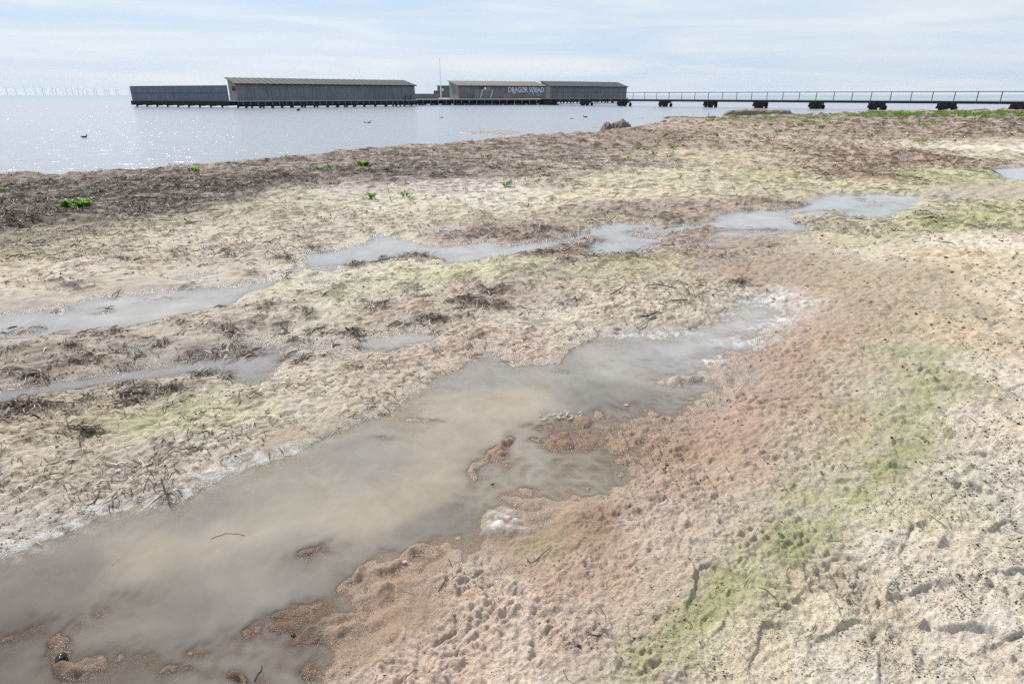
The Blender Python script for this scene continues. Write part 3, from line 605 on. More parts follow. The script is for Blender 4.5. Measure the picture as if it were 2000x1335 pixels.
# ------------------------------------------------------------------ the bathing station
SEA = -.55
def shed(P0, P1, width, zf, ze, zr, wallm, roofm, label, piles, endwin=None, group='long low wooden buildings of the bathing station'):
    """long building with a single slope roof, low side towards the beach"""
    P0, P1 = Vector(P0), Vector(P1); u = (P1 - P0); Ln = u.length; u.normalize(); bk = Vector((-u.y, u.x))
    root = empty('bathhouse', (P0.x, P0.y, SEA)); tag(root, label, 'building', group)
    U = Vector((u.x, u.y, 0)); B = Vector((bk.x, bk.y, 0)); Zv = Vector((0, 0, 1)); O = V3(P0, 0)
    tw = .14
    f = MB()
    f.box(O + Zv * zf, U * Ln, B * tw, Zv * (ze - zf))
    n = int(Ln / .75)
    for i in range(n + 1):          # cover battens
        f.box(O + U * (i * (Ln - .06) / n) - B * .035 + Zv * zf, U * .06, B * .033, Zv * (ze - zf - .02))
    keep(f.build('front_wall', M[wallm]), root)
    for k, mm in ((0, 'end'), (1, wallm)):
        o = O + (U * (Ln - tw) if k else Vector()) ; e = MB()
        a0 = o + B * (tw + .003); a1 = o + B * (width - tw - .003)
        zt = lambda q: ze + (zr - ze) * q / width
        e.quadbox([a0 + Zv * zf, a1 + Zv * zf, a1 + U * tw + Zv * zf, a0 + U * tw + Zv * zf,
                   a0 + Zv * zt(tw), a1 + Zv * zt(width - tw), a1 + U * tw + Zv * zt(width - tw), a0 + U * tw + Zv * zt(tw)])
        ew = keep(e.build('end_wall', M[mm]), root)
        if k == 0 and endwin:
            for (q0, q1, z0, z1) in endwin:
                wf = MB(); wf.box(o + B * q0 - U * .05 + Zv * z0, B * (q1 - q0), U * .05, Zv * (z1 - z0))
                wn = keep(wf.build('window', M['frame']), root)
                g_ = MB(); g_.box(o + B * (q0 + .07) - U * .06 + Zv * (z0 + .07), B * (q1 - q0 - .14), U * .009, Zv * (z1 - z0 - .14))
                gp = g_.build('pane', M['glass']); gp.parent = wn
                gp.matrix_parent_inverse = Matrix.Identity(4); gp.parent = wn
    bw = MB(); bw.box(O + B * (width - tw) + Zv * zf, U * Ln, B * tw, Zv * (zr - zf - .1)); keep(bw.build('back_wall', M[wallm]), root)
    r = MB(); ov, rt = .35, .12; sl = (zr - ze) / width
    o = O - U * ov - B * ov; za = ze - sl * ov + .02; zb = zr + sl * ov + .02
    LL = U * (Ln + 2 * ov); WW = B * (width + 2 * ov)
    r.quadbox([o + Zv * za, o + LL + Zv * za, o + LL + WW + Zv * zb, o + WW + Zv * zb] + [p + Zv * rt for p in (o + Zv * za, o + LL + Zv * za, o + LL + WW + Zv * zb, o + WW + Zv * zb)])
    n = int(Ln / 1.1)
    for i in range(n + 1):          # standing seams
        p = o + LL * ((i + .3) / (n + .6))
        r.quadbox([p + Zv * (za + rt), p + U * .07 + Zv * (za + rt), p + U * .07 + WW + Zv * (zb + rt), p + WW + Zv * (zb + rt), p + Zv * (za + rt + .05), p + U * .07 + Zv * (za + rt + .05), p + U * .07 + WW + Zv * (zb + rt + .05), p + WW + Zv * (zb + rt + .05)])
    rf = keep(r.build('roof', M[roofm]), root)
    fa = MB(); fa.box(o - B * .04 + Zv * (za - .05), LL, B * .035, Zv * .16); keep(fa.build('fascia', M['dark']), root)
    # platform under it, with a lattice of posts, and the piles down into the water
    pf = MB(); pf.box(O - U * .3 - B * .5 + Zv * (zf - .16), U * (Ln + .6), B * (width + .8), Zv * .157); keep(pf.build('platform', M['deck']), root)
    bm_ = MB(); bm_.box(O - U * .2 - B * .42 + Zv * (zf - 1.0), U * (Ln + .4), B * .22, Zv * .83)
    bm_.box(O - U * .2 + B * width * .9 + Zv * (zf - .50), U * (Ln + .4), B * .22, Zv * .33)
    bm_.box(O - U * .2 - B * .55 + Zv * (zf - .86), U * (Ln + .4), B * .16, Zv * .14)
    keep(bm_.build('beam', M['dark']), root)
    n = int(Ln / 1.25)
    for i in range(n):
        pb = MB(); pb.bar(O + U * (i + .5) * Ln / n - B * .62 + Zv * (zf - .10), O + U * (i + .5) * Ln / n - B * .62 + Zv * (zf - .78), .09)
        keep(pb.build('hanger_rod', M['post']), root)
    for i in range(piles):
        q = (i + .5) / piles + .012 * math.sin(i * 7.3)
        for b_ in (-.45, width * .92):
            pm = MB(); pm.bar(O + U * q * Ln + B * b_ + Zv * (zf - .5), O + U * q * Ln + B * b_ + Zv * (SEA - .6), .36, n=10); keep(pm.build('pile', M['dark']), root)
        pm = MB(); pm.bar(O + U * q * Ln - B * .5 + Zv * (zf - .7), O + U * q * Ln + B * (width) + Zv * (zf - .7), .26); keep(pm.build('cross_beam', M['dark']), root)
        pm = MB(); pm.bar(O + U * (q * Ln) - B * .46 + Zv * (SEA + .1), O + U * (q * Ln + 1.3) - B * .46 + Zv * (zf - .5), .15)
        keep(pm.build('brace', M['dark']), root)
    return root, O, U, B
zf = .72
b1, *_ = shed((at(465, 115, zf), 115), (at(811, 137, zf), 137), 4.6, .68, 3.38, 4.28, 'wall', 'roof',
     'longest grey boarded building on stilts with pale left end wall, left of the flagpole', 17, [(.4, 1.0, 2.25, 3.0), (1.25, 1.8, 2.25, 3.0), (2.0, 2.5, 2.25, 3.0)])
b2, O2, U2, B2 = shed((at(896, 160, zf), 160), (at(1066, 171.5, zf), 171.5), 5.7, .76, 3.65, 4.66, 'wall2', 'roof2',
     'middle building with a sandy brown roof and large pale lettering on its front', 12, [(1.9, 3.9, 1.9, 3.25)])
b3, O3, U3, B3 = shed((at(1075, 180, zf), 180), (at(1223, 197, zf), 197), 4.1, .74, 3.8, 4.92, 'wall', 'roof',
     'rightmost long shed of grey boards behind the start of the pier', 11)

# lettering and small fittings on the middle building
def text_mesh(body, size, name, m, p, u, depth=.03, sx=1.0, shear=0.0):
    cu = bpy.data.curves.new(name, 'FONT'); cu.body = body; cu.size = size; cu.extrude = depth; cu.shear = shear; cu.offset = size * .012
    o = bpy.data.objects.new(name, cu); COL.objects.link(o)
    bpy.context.view_layer.update()
    me = bpy.data.meshes.new_from_object(o.evaluated_get(bpy.context.evaluated_depsgraph_get()))
    bpy.data.objects.remove(o); bpy.data.curves.remove(cu)
    x_ = Vector((u.x, u.y, 0)).normalized(); y_ = Vector((0, 0, 1)); z_ = x_.cross(y_)
    mt = Matrix((x_ * sx, y_, z_)).transposed().to_4x4(); mt.translation = p; me.transform(mt); me.name = name
    return link(name, me, m)
def along(O, U, col):
    """distance along a wall at which a pixel column crosses it"""
    k = (col - 1000) / F * CT
    return (k * O.y - O.x) / (U.x - k * U.y)
q0, q1 = along(O2, U2, 992), along(O2, U2, 1061)
tx = text_mesh('DRAG\u00d8R S\u00d8BAD', 1.75, 'sign_letters', M['sign'], O2 + U2 * q0 - B2 * .09 + Vector((0, 0, 2.22)), U2)
bb = [v.co.dot(U2) for v in tx.data.vertices]; wdt = max(bb) - min(bb)
p0_ = O2 + U2 * q0; k_ = (q1 - q0) / wdt
for v in tx.data.vertices:
    d_ = (v.co - p0_).dot(U2); v.co += U2 * (d_ * k_ - d_)
keep(tx, b2)
def stroke(root, O, U, B, pts, wd, m, name):
    s_ = MB(); q = [O + U * a - B * .10 + Vector((0, 0, b)) for a, b in pts]
    s_.tube(q, [wd] * len(q), 5); return keep(s_.build(name, m), root)
qa = along(O2, U2, 1030)
sc_pts = [[(0, 1.45), (.5, 2.05), (.8, 1.5), (1.1, 1.55)], [(1.2, 1.95), (1.9, 1.98)], [(1.6, 1.95), (1.75, 1.45), (2.1, 1.6)], [(2.4, 1.95), (3.1, 2.0), (3.3, 1.7), (2.6, 1.65), (3.5, 1.35)], [(3.7, 1.9), (4.2, 1.4)]]
gq = MB()
for st in sc_pts: gq.tube([O2 + U2 * (qa + a) - B2 * .10 + Vector((0, 0, b)) for a, b in st], [.05] * len(st), 5)
keep(gq.build('painted_scrawl', M['white']), b2)
wq = MB(); a = along(O2, U2, 937); wq.box(O2 + U2 * a - B2 * .10 + Vector((0, 0, 2.6)), U2 * .95, B2 * .06, Vector((0, 0, .85)))
wn = keep(wq.build('window', M['frame']), b2)
gq = MB(); gq.box(O2 + U2 * (a + .08) - B2 * .112 + Vector((0, 0, 2.68)), U2 * .79, B2 * .009, Vector((0, 0, .69))); gp = gq.build('pane', M['glass']); gp.parent = wn
wq = MB(); a = along(O2, U2, 951); wq.box(O2 + U2 * a - B2 * .12 + Vector((0, 0, 2.7)), U2 * 1.1, B2 * .08, Vector((0, 0, .7))); keep(wq.build('notice_board', M['tan']), b2)
wq = MB(); a = along(O2, U2, 947); wq.tube([O2 + U2 * a - B2 * .3 + Vector((0, 0, 3.05)), O2 + U2 * a - B2 * .1 + Vector((0, 0, 3.05))], [.3, .3], 12); keep(wq.build('lifebuoy_case', M['white']), b2)
wq = MB(); a = along(O2, U2, 1001); wq.box(O2 + U2 * a - B2 * .12 + Vector((0, 0, 1.95)), U2 * .9, B2 * .06, Vector((0, 0, .18))); keep(wq.build('small_plate', M['white']), b2)
# boarded screen fence running out to the left of the longest building
FA, FB = Vector((at(259, 130, .6), 130)), Vector((at(447, 119.5, .6), 119.5))
u = (FB - FA); Lf = u.length; u.normalize(); U = Vector((u.x, u.y, 0)); B = Vector((-u.y, u.x, 0)); O = V3(FA, 0)
fr_ = empty('screen_fence', (FA.x, FA.y, SEA)); tag(fr_, 'blue-grey boarded screen fence on stilts, left end of the bathing station', 'fence')
s_ = MB(); Z1 = Vector((0, 0, 1)); n = int(Lf / .6)
s_.quadbox([O + Z1 * .55, O + U * Lf + Z1 * .55, O + U * Lf + B * .1 + Z1 * .55, O + B * .1 + Z1 * .55, O + Z1 * 3.12, O + U * Lf + Z1 * 3.2, O + U * Lf + B * .1 + Z1 * 3.2, O + B * .1 + Z1 * 3.12])
for i in range(n + 1): s_.box(O + U * (i * (Lf - .05) / n) - B * .03 + Z1 * .55, U * .05, B * .028, Z1 * 2.5)
keep(s_.build('board_panel', M['screen']), fr_)
s_ = MB(); s_.box(O - B * .09 + Z1 * 1.9, U * Lf, B * .055, Z1 * .10); s_.box(O - B * .09 + Z1 * 3.13, U * Lf, B * .22, Z1 * .07); keep(s_.build('rail', M['frame']), fr_)
s_ = MB(); s_.box(O - U * .2 - B * .3 + Z1 * -.22, U * (Lf + .4), B * 2.2, Z1 * .76); keep(s_.build('beam', M['dark']), fr_)
for i in range(9):
    q = (i + .35) / 9; s_ = MB(); s_.bar(O + U * q * Lf + Z1 * .06, O + U * q * Lf + Z1 * (SEA - .6), .34, n=10); keep(s_.build('pile', M['dark']), fr_); s_ = MB(); s_.bar(O + U * q * Lf - Z1 * .25, O + U * (q * Lf + 1.5) - Z1 * .2, .18); keep(s_.build('brace', M['dark']), fr_)
# open deck between the buildings
DA, DB = Vector((at(806, 147, .8), 147)), Vector((at(1090, 152, .8), 152))
u = (DB - DA); Ld = u.length; u.normalize(); U = Vector((u.x, u.y, 0)); B = Vector((-u.y, u.x, 0)); O = V3(DA, 0)
dk = empty('bathing_deck', (DA.x, DA.y, SEA)); tag(dk, 'open timber deck on dark piles in front of the lettered building and the flagpole', 'deck')
s_ = MB(); s_.box(O + Z1 * .62, U * Ld, B * 10, Z1 * .09); keep(s_.build('deck_boards', M['deck']), dk)
s_ = MB(); s_.box(O - B * .05 + Z1 * .66, U * Ld * .72, B * .047, Z1 * .12); keep(s_.build('deck_edge', M['edge']), dk)
s_ = MB(); s_.box(O + B * .05 + Z1 * .22, U * Ld, B * .2, Z1 * .38); s_.box(O + B * .3 + Z1 * -.32, U * Ld, B * .25, Z1 * .3); s_.box(O + B * 6 + Z1 * -.2, U * Ld, B * .25, Z1 * .7); keep(s_.build('beam', M['dark']), dk)
for i in range(19):
    s_ = MB(); x_ = Ld * (i + .3) / 19.2; s_.bar(O + U * x_ - B * .1 + Z1 * .6, O + U * x_ - B * .1 - Z1 * .28, .11); keep(s_.build('post', M['post']), dk)
for i in range(12):
    x_ = Ld * (i + .5) / 12
    for b_ in (.35, 6.1): s_ = MB(); s_.bar(O + U * x_ + B * b_ + Z1 * .3, O + U * x_ + B * b_ + Z1 * (SEA - .6), .4, n=10); keep(s_.build('pile', M['dark']), dk)
    s_ = MB(); s_.bar(O + U * x_ + B * .2 + Z1 * -.45, O + U * (x_ + 1.6) + B * .2 + Z1 * -.4, .2); keep(s_.build('brace', M['dark']), dk)
# low screen wall behind the deck, left of the flagpole
s_ = MB(); X0, X1 = at(800, 156, .8), at(857, 156, .8)
s_.box((X0, 156, .74), (X1 - X0, 0, 0), (0, .15, 0), (0, 0, 1.12))
for i in range(10): s_.box((X0 + (X1 - X0 - .06) * i / 9, 155.96, .74), (.06, 0, 0), (0, .037, 0), (0, 0, 1.1))
tag(s_.build('low_wall', M['wall']), 'low grey boarded wall on the deck, just left of the flagpole foot', 'wall')
# green hut behind the flagpole
hut = empty('hut', (at(866, 175, .8), 175, .7)); tag(hut, 'small grey-green hut directly behind the flagpole', 'hut')
def px_box(x0, x1, y0, y1, Yd, dep, name, m, root):
    z0, z1 = zfor(y1, Yd), zfor(y0, Yd); xa, xb = at(x0, Yd, .8), at(x1, Yd, .8)
    s_ = MB(); s_.box((xa, Yd, z0), (xb - xa, 0, 0), (0, dep, 0), (0, 0, z1 - z0)); o = s_.build(name, m)
    return keep(o, root) if root else o
px_box(855, 878, 168.5, 191.5, 175, 4, 'wall', M['green'], hut)
px_box(854.4, 878.6, 167, 168.4, 174.8, 4.4, 'roof', M['end'], hut)
px_box(863.5, 867, 173, 178, 174.9, .09, 'window', M['white'], hut)
px_box(868, 875, 181, 191, 174.9, .09, 'door', M['brownbox'], hut)
px_box(847.5, 855, 177, 184, 176, 2.5, 'annex', M['green'], hut)
# screens on the deck in front of the lettered building
sp_ = empty('deck_screen', (at(928, 155, .8), 155, .7)); tag(sp_, 'dark boarded screen panel on the deck with two pale sloping ropes', 'screen')
px_box(928.5, 975, 175.3, 192, 155, .1, 'board_panel', M['wall'], sp_)
for (xa, ya, xb, yb) in ((943.5, 175, 938, 192), (963, 176, 957.5, 192)):
    s_ = MB(); s_.bar((at(xa, 154.9, 2), 154.88, zfor(ya, 154.9)), (at(xb, 154.9, 1), 154.6, zfor(yb, 154.9)), .09); keep(s_.build('rope', M['white']), sp_)
px_box(972.6, 974, 176, 192, 154.85, .1, 'post', M['post'], sp_)
o_ = px_box(976, 983, 175.6, 192, 155, .5, 'locker', M['screen'], None); tag(o_, 'narrow blue-grey locker between the dark screen panel and the brown box', 'locker')
bx_ = empty('timber_box', (at(991, 154, .8), 154, .7)); tag(bx_, 'brown boarded box standing on the deck below the start of the lettering', 'box')
px_box(983.6, 1000, 181.8, 192, 154, 1.5, 'body', M['brownbox'], bx_); px_box(983, 1000.6, 181, 181.8, 153.9, 1.7, 'lid', M['frame'], bx_)
# flagpole
fp = empty('flagpole', (at(861.5, 152, .8), 152, .7)); tag(fp, 'tall bare white flagpole rising from the deck between two buildings', 'flagpole')
zt_ = zfor(117, 152); x_ = at(861.5, 152, .8); s_ = MB(); s_.tube([(x_, 152, .7), (x_, 152, 4), (x_, 152, zt_)], [.13, .105, .06], 10); keep(s_.build('pole', M['white'], smooth=True), fp)
s_ = MB(); s_.tube([(x_, 152, zt_ + .002), (x_, 152, zt_ + .08), (x_, 152, zt_ + .2), (x_, 152, zt_ + .3)], [.05, .14, .14, .03], 10); keep(s_.build('finial', M['white'], smooth=True), fp)
# ladder-like props at the right end of the longest building
lad = empty('bathing_ladder', (at(798, 135, 0), 134, -.5)); tag(lad, 'dark leaning ladder at the right end of the longest building', 'ladder')
for (xa, xb) in ((793, 789), (803, 799)):
    s_ = MB(); s_.bar((at(xa, 134.6, 1.5), 134.4, zfor(184, 134.6)), (at(xb, 133.4, 0), 133.2, SEA - .2), .12); keep(s_.build('side_rail', M['dark']), lad)
for i in range(5):
    q = .2 + i * .16; ya = 134.4 - 1.2 * q; zz = zfor(184, 134.6) * (1 - q) + (SEA - .2) * q
    s_ = MB(); s_.bar((at(793 - 4 * q, ya, 0), ya, zz), (at(803 - 4 * q, ya, 0), ya, zz), .07); keep(s_.build('rung', M['dark']), lad)

# ------------------------------------------------------------------ the pier
PA, PB = Vector((8.1, 150.0)), Vector((67.7, 92.0))
u = PB - PA; Lp = u.length; u.normalize(); U = Vector((u.x, u.y, 0)); B = Vector((-u.y, u.x, 0)); O = V3(PA, 0)
if B.y < 0: B = -B
pier = empty('pier', (PA.x, PA.y, SEA)); tag(pier, 'long dark footbridge pier with a handrail, running to the right edge', 'pier')
X_end = Lp + 14
s_ = MB(); s_.box(O + U * -2 + Z1 * .66, U * (X_end + 2), B * 2.0, Z1 * .10); keep(s_.build('deck_boards', M['dark']), pier)
for b_ in (.0, 1.75):
    s_ = MB(); s_.box(O + U * -2 + B * b_ + Z1 * .40, U * (X_end + 2), B * .2, Z1 * .257); keep(s_.build('girder', M['dark']), pier)
s_ = MB(); s_.box(O - B * .10 + U * -2 + Z1 * 1.98, U * (X_end + 2), B * .14, Z1 * .10); keep(s_.build('handrail', M['rail']), pier)
def t_at(col):
    k = (col - 1000) / F * CT; return (k * O.y - O.x) / (U.x - k * U.y)
ta, tb = t_at(1237), t_at(1957); dt = (tb - ta) / 22
for i in range(-10, 27):
    q = ta + i * dt
    if q < -1 or q > X_end: continue
    s_ = MB(); s_.bar(O + U * q - B * .05 + Z1 * .42, O + U * q - B * .05 + Z1 * 1.98, .085); keep(s_.build('rail_post', M['post' if q < ta - 1 else 'rail']), pier)
s_ = MB(); s_.bar(O - B * .05 + U * -2 + Z1 * .86, O - B * .05 + U * X_end + Z1 * .86, .025); keep(s_.build('wire', M['rail']), pier)
for i, col in enumerate((1072, 1142, 1216, 1297, 1386, 1485, 1596, 1716, 1854, 1999)):
    q = t_at(col); p = O + U * q; s_ = MB(); wdh = (.95, .95, 1.0, .82, .85, .9, .9, 1.0, 1.05, 1.0)[i]
    for (a_, b_) in ((-.6, .1), (.0, -.05), (.6, .1), (-.55, 1.9), (.55, 1.9)):
        a_ *= wdh; j_ = .12 * math.sin(i * 5 + a_ * 9)
        s_.tube([p + U * a_ + B * b_ + Z1 * (SEA - .7), p + U * (a_ * 1.25 + j_) + B * b_ + Z1 * -.1, p + U * a_ * 1.12 + B * b_ + Z1 * .41], [.22, .30, .22], 9)
    s_.bar(p - U * 1.15 * wdh + Z1 * .22, p + U * 1.15 * wdh + Z1 * .22, .3, .34)
    s_.bar(p - U * 1.25 * wdh + B * .0 + Z1 * -.12, p + U * 1.25 * wdh + Z1 * -.10, .26, .34)
    s_.bar(p + B * -.2 + Z1 * .22, p + B * 2.2 + Z1 * .22, .3, .34)
    keep(s_.build('pile_cluster', M['mussel']), pier)

# ------------------------------------------------------------------ wind turbines on the horizon
random.seed(5)
TX = [15, 33, 51, 71, 85, 89, 104, 111, 124, 132, 143, 154, 163, 171, 185, 190, 206, 210, 214, 228, 232, 254]
ORD = 'first second third fourth fifth sixth seventh eighth ninth tenth eleventh twelfth thirteenth fourteenth fifteenth sixteenth seventeenth eighteenth nineteenth twentieth twenty-first twenty-second'.split()
def make_turbine():
    r = empty('wind_turbine', (0, 0, SEA))
    s_ = MB(); s_.tube([(0, 0, 0), (0, 0, 30), (0, 0, 68)], [2.6, 2.2, 1.5], 10); s_.build('tower', M['turbine'], r, True)
    s_ = MB(); s_.tube([(0, -4, 69.5), (0, -2, 69.5), (0, 5, 69.5), (0, 7, 69.5)], [1.2, 2.1, 2.1, 1.4], 8); nac = s_.build('nacelle', M['turbine'], r, True)
    for k in range(3):
        a_ = k * 2.0944; s_ = MB(); d = Vector((math.sin(a_), 0, math.cos(a_))); c = Vector((0, -3.6, 69.5)); e = Vector((math.cos(a_), 0, -math.sin(a_)))
        for (q, wd) in ((2, 1.6), (10, 3.0), (28, 2.0), (46, .5)):
            p = c + d * q; k_ = len(s_.v)
            s_.v += [tuple(p - e * wd * .5), tuple(p + Vector((0, .5, 0))), tuple(p + e * wd * .5), tuple(p - Vector((0, .3, 0)))]
            if q > 2: s_.f += [(k_ - 4 + j, k_ - 4 + (j + 1) % 4, k_ + (j + 1) % 4, k_ + j) for j in range(4)]
        s_.f += [(3, 2, 1, 0), (k_, k_ + 1, k_ + 2, k_ + 3)]
        s_.build('blade', M['turbine'], r)
    return r
proto = make_turbine(); kids = list(proto.children)
for i, px_ in enumerate(TX):
    D = [7600, 8300, 8400, 8000, 7900, 9000, 9200, 8300, 9400, 7900, 9000, 7700, 9200, 9800, 8900, 9700, 9400, 9900, 9300, 8800, 9500, 9400][i]
    if i == 0: r = proto; ch = kids
    else:
        r = proto.copy(); COL.objects.link(r); ch = []
        for c_ in kids:
            d_ = c_.copy(); COL.objects.link(d_); d_.parent = r; ch.append(d_)
    r.location = (at(px_, D, 0), D, SEA); r.rotation_euler = (0, 0, R(20))
    rot = random.uniform(0, 2.09)
    for d_ in ch:
        if d_.name.startswith('blade'):
            d_.matrix_basis = Matrix.Translation((0, 0, 69.5)) @ Matrix.Rotation(rot, 4, 'Y') @ Matrix.Translation((0, 0, -69.5))
    tag(r, 'faint wind turbine on the horizon, %s of the row counted from the left' % ORD[i], 'wind turbine', 'wind turbines on the horizon')

# ------------------------------------------------------------------ birds and buoys on the water
def bird(name, label, x, y, length, ms, group=None, face=-1, raised=0.0):
    X_, Y_ = ground_pt(x, y, SEA); L_ = length
    r = empty(name, (X_, Y_, SEA)); r.scale = (L_, L_, L_); r.rotation_euler = (0, 0, R(12) * face)
    s_ = MB(); f_ = -face
    path = [(-.52, .17, .012), (-.42, .13, .06), (-.2, .09, .14), (.05, .08, .165), (.24, .10, .13), (.31, .19, .075), (.34, .30, .055), (.37, .36, .070), (.42, .385, .062), (.47, .37, .03), (.56, .355, .012)]
    s_.tube([(-f_ * a_, 0, b_) for a_, b_, c_ in path], [c_ for a_, b_, c_ in path], 10)
    bd = s_.build('body', M[ms[0]], r, True)
    for sd_ in (-1, 1):
        s_ = MB(); s_.tube([(-f_ * a_, sd_ * b_, c_) for a_, b_, c_ in ((.16, .10, .13), (.0, .135, .15), (-.25, .11, .16), (-.5, .03, .18 + raised))], [.03, .07, .05, .008], 7); s_.build('wing', M[ms[1]], r, True)
    tag(r, label, 'bird', group); return r
bird('duck', 'dark duck swimming alone near the left edge of the water', 165, 268.5, .36, ('duck', 'duck'), face=1)
bird('duck', 'black duck with raised neck, right one of a pair on open water', 721, 240, .38, ('duck', 'duck'), face=1)
bird('duck', 'black duck lying low, left one of a pair on open water', 713, 240, .28, ('duck', 'duck'), face=-1)
bird('gull', 'pale gull with grey wings swimming below the flagpole', 862, 230.5, .45, ('gull', 'wing'), face=-1)
bird('gull', 'pale gull swimming, left one of two near the dark seaweed mound', 1117, 232.5, .42, ('gull', 'wing'), face=1)
bird('gull', 'grey gull with lifted wing tips, right one of two near the seaweed mound', 1143, 229.5, .5, ('wing', 'wing'), face=-1, raised=.12)
def blob(name, m, c, rx, ry, rz, seed=0, rough=.2, sub=3, label=None, cat=None, parent=None):
    bm = bmesh.new(); bmesh.ops.create_icosphere(bm, subdivisions=sub, radius=1)
    for v in bm.verts:
        p = v.co; n_ = float(pn(np.array([p.x * 1.6 + seed]), np.array([p.y * 1.6 + p.z * 1.9]), seed)[0]) + .5 * float(pn(np.array([p.x * 4 + seed]), np.array([p.y * 4 + p.z * 4.7]), seed + 1)[0])
        q = p * (1 + rough * n_); v.co = (q.x * rx, q.y * ry, q.z * rz)
    me = bpy.data.meshes.new(name); bm.to_mesh(me); bm.free(); me.polygons.foreach_set('use_smooth', [True] * len(me.polygons))
    o = link(name, me, m, parent); o.location = c
    if label: tag(o, label, cat)
    return o
for (x, y, lab) in ((583, 216.5, 'dark blue buoy floating in front of the longest building'), (1089, 206, 'dark blue buoy floating beside the leftmost pier piles')):
    X_, Y_ = ground_pt(x, y, SEA); D_ = Y_; sz = .24 if x < 900 else .3
    r = empty('buoy', (X_, Y_, SEA)); tag(r, lab, 'buoy', 'blue mooring buoys')
    s_ = MB(); s_.tube([(0, 0, -.2), (0, 0, -.05), (0, 0, .12), (0, 0, .3), (0, 0, .36)], [sz * .7, sz, sz * 1.1, sz * .7, sz * .3], 12); s_.build('float', M['blue'], r, True)
    s_ = MB(); s_.tube([(0, 0, .361), (0, 0, .46)], [.06, .04], 8); s_.build('eye', M['rail'], r)

# ------------------------------------------------------------------ things at the water's edge
def hgt(x, y):
    """ground point under a photograph pixel, following the beach relief"""
    z = 0.0
    for _ in range(6):
        X_, Y_ = ground_pt(x, y, z); z = float(beach(np.array([X_]), np.array([Y_]), False)[0])
    return X_, Y_, z
def lump(name, label, cat, m, x0, x1, ybot, hpx, dep, seed, boxy=.0, z=None, grp=None):
    """a rough mass standing on the shore, its outline uneven, its face undercut"""
    zb = z if z is not None else -.45
    Xa, Ya = ground_pt(x0, ybot, zb); Xb, Yb = ground_pt(x1, ybot, zb); Ln = math.hypot(Xb - Xa, Yb - Ya); H = hpx / F * math.hypot(Ya, EYE) 
    nx, nz_, = 64, 14; vs = []; fs = []
    rr = np.random.default_rng(seed)
    for i in range(nx):
        q = i / (nx - 1); env = max(1 - abs(2 * q - 1) ** (8 if boxy else 2.6), 0.0) ** .6
        env *= 1 + .16 * float(pn(np.array([q * 6 + seed]), np.array([.5]), seed)[0]) + (0 if boxy else .25 * math.sin(q * 3.1 + 4.4) * (q > .3))
        for j in range(nz_):
            a_ = math.pi * j / (nz_ - 1); d = -math.cos(a_); hh_ = max(math.sin(a_), 0.0) ** (.45 if boxy else .75)
            n_ = float(pn(np.array([q * 14 + seed]), np.array([a_ * 2.2]), seed + 3)[0]); n2 = float(pn(np.array([q * 40 + seed]), np.array([a_ * 6]), seed + 4)[0])
            X_ = Xa + (Xb - Xa) * q; Yc = Ya + (Yb - Ya) * q + dep / 2
            vs.append((X_ + .03 * n2, Yc + d * dep / 2 * (.4 + .6 * env) * (1 + .18 * n_) , zb - .15 + (H + .15) * max(env, .02) * hh_ * (1 + .16 * n_ + .10 * n2)))
    for i in range(nx - 1):
        for j in range(nz_ - 1): fs.append((i * nz_ + j, (i + 1) * nz_ + j, (i + 1) * nz_ + j + 1, i * nz_ + j + 1))
    fs += [tuple(range(nz_)), tuple((nx - 1) * nz_ + j for j in range(nz_ - 1, -1, -1))]
    s_ = MB(); s_.v = vs; s_.f = fs; o = s_.build(name, m, None, True); tag(o, label, cat, grp); return o
lump('seaweed_mound', 'rounded mound of dark matted seaweed at the water edge', 'seaweed mound', M['mound'], 1174, 1240, 256, 17, 1.5, 4)
lump('stone_slab', 'long low brown slab in the shallows in front of the pier', 'slab', M['stone'], 1417, 1553, 224.5, 9, 1.6, 9, 1, z=-.38)
lump('driftwood_log', 'short dark log lying at the water edge right of the mound', 'log', M['log'], 1289, 1326, 240.5, 4.5, .5, 12, 1, z=-.4)
lump('driftwood_log', 'thin brown log half sunk in the shallows, beyond the dark log', 'log', M['stone'], 1296, 1350, 230.5, 2.5, .5, 15, 1, z=-.5)
X_, Y_ = ground_pt(1440, 224.5, -.45); blob('ball_buoy', M['ball'], (X_, Y_ - .2, -.27), .16, .16, .16, 3, .05, 2, 'pale ball resting against the front of the long brown slab', 'ball')
X_, Y_ = ground_pt(1383, 231, -.5); s_ = MB(); s_.bar((X_, Y_, -.7), (X_ + .03, Y_, .05), .05, n=6); tag(s_.build('marker_stick', M['twig']), 'thin upright stick in the shallows left of the brown slab', 'stick')

# ------------------------------------------------------------------ green plants on the wrack
def leaf_mat(name, c):
    m, t, P, out = mat(name); P.inputs['Roughness'].default_value = .45; P.inputs['Specular IOR Level'].default_value = .35
    g = nd(t, 'ShaderNodeNewGeometry'); a = nd(t, 'ShaderNodeTexNoise', Scale=25.0); t.links.new(g.outputs['Position'], a.inputs['Vector'])
    s_ = nd(t, 'ShaderNodeVectorMath', operation='SCALE'); s_.inputs[0].default_value = c; t.links.new(math_(t, 'MULTIPLY_ADD', a.outputs['Fac'], .9, .55), s_.inputs['Scale'])
    t.links.new(s_.outputs[0], P.inputs['Base Color'])
    tl = nd(t, 'ShaderNodeBsdfTranslucent'); t.links.new(s_.outputs[0], tl.inputs['Color']); mx_ = nd(t, 'ShaderNodeMixShader'); mx_.inputs[0].default_value = .45
    t.links.new(P.outputs[0], mx_.inputs[1]); t.links.new(tl.outputs[0], mx_.inputs[2]); t.links.new(mx_.outputs[0], out.inputs['Surface']); return m
LM = [leaf_mat('leaf_bright', (.13, .25, .03)), leaf_mat('leaf_dull', (.17, .25, .06)), leaf_mat('leaf_dark', (.085, .19, .03))]
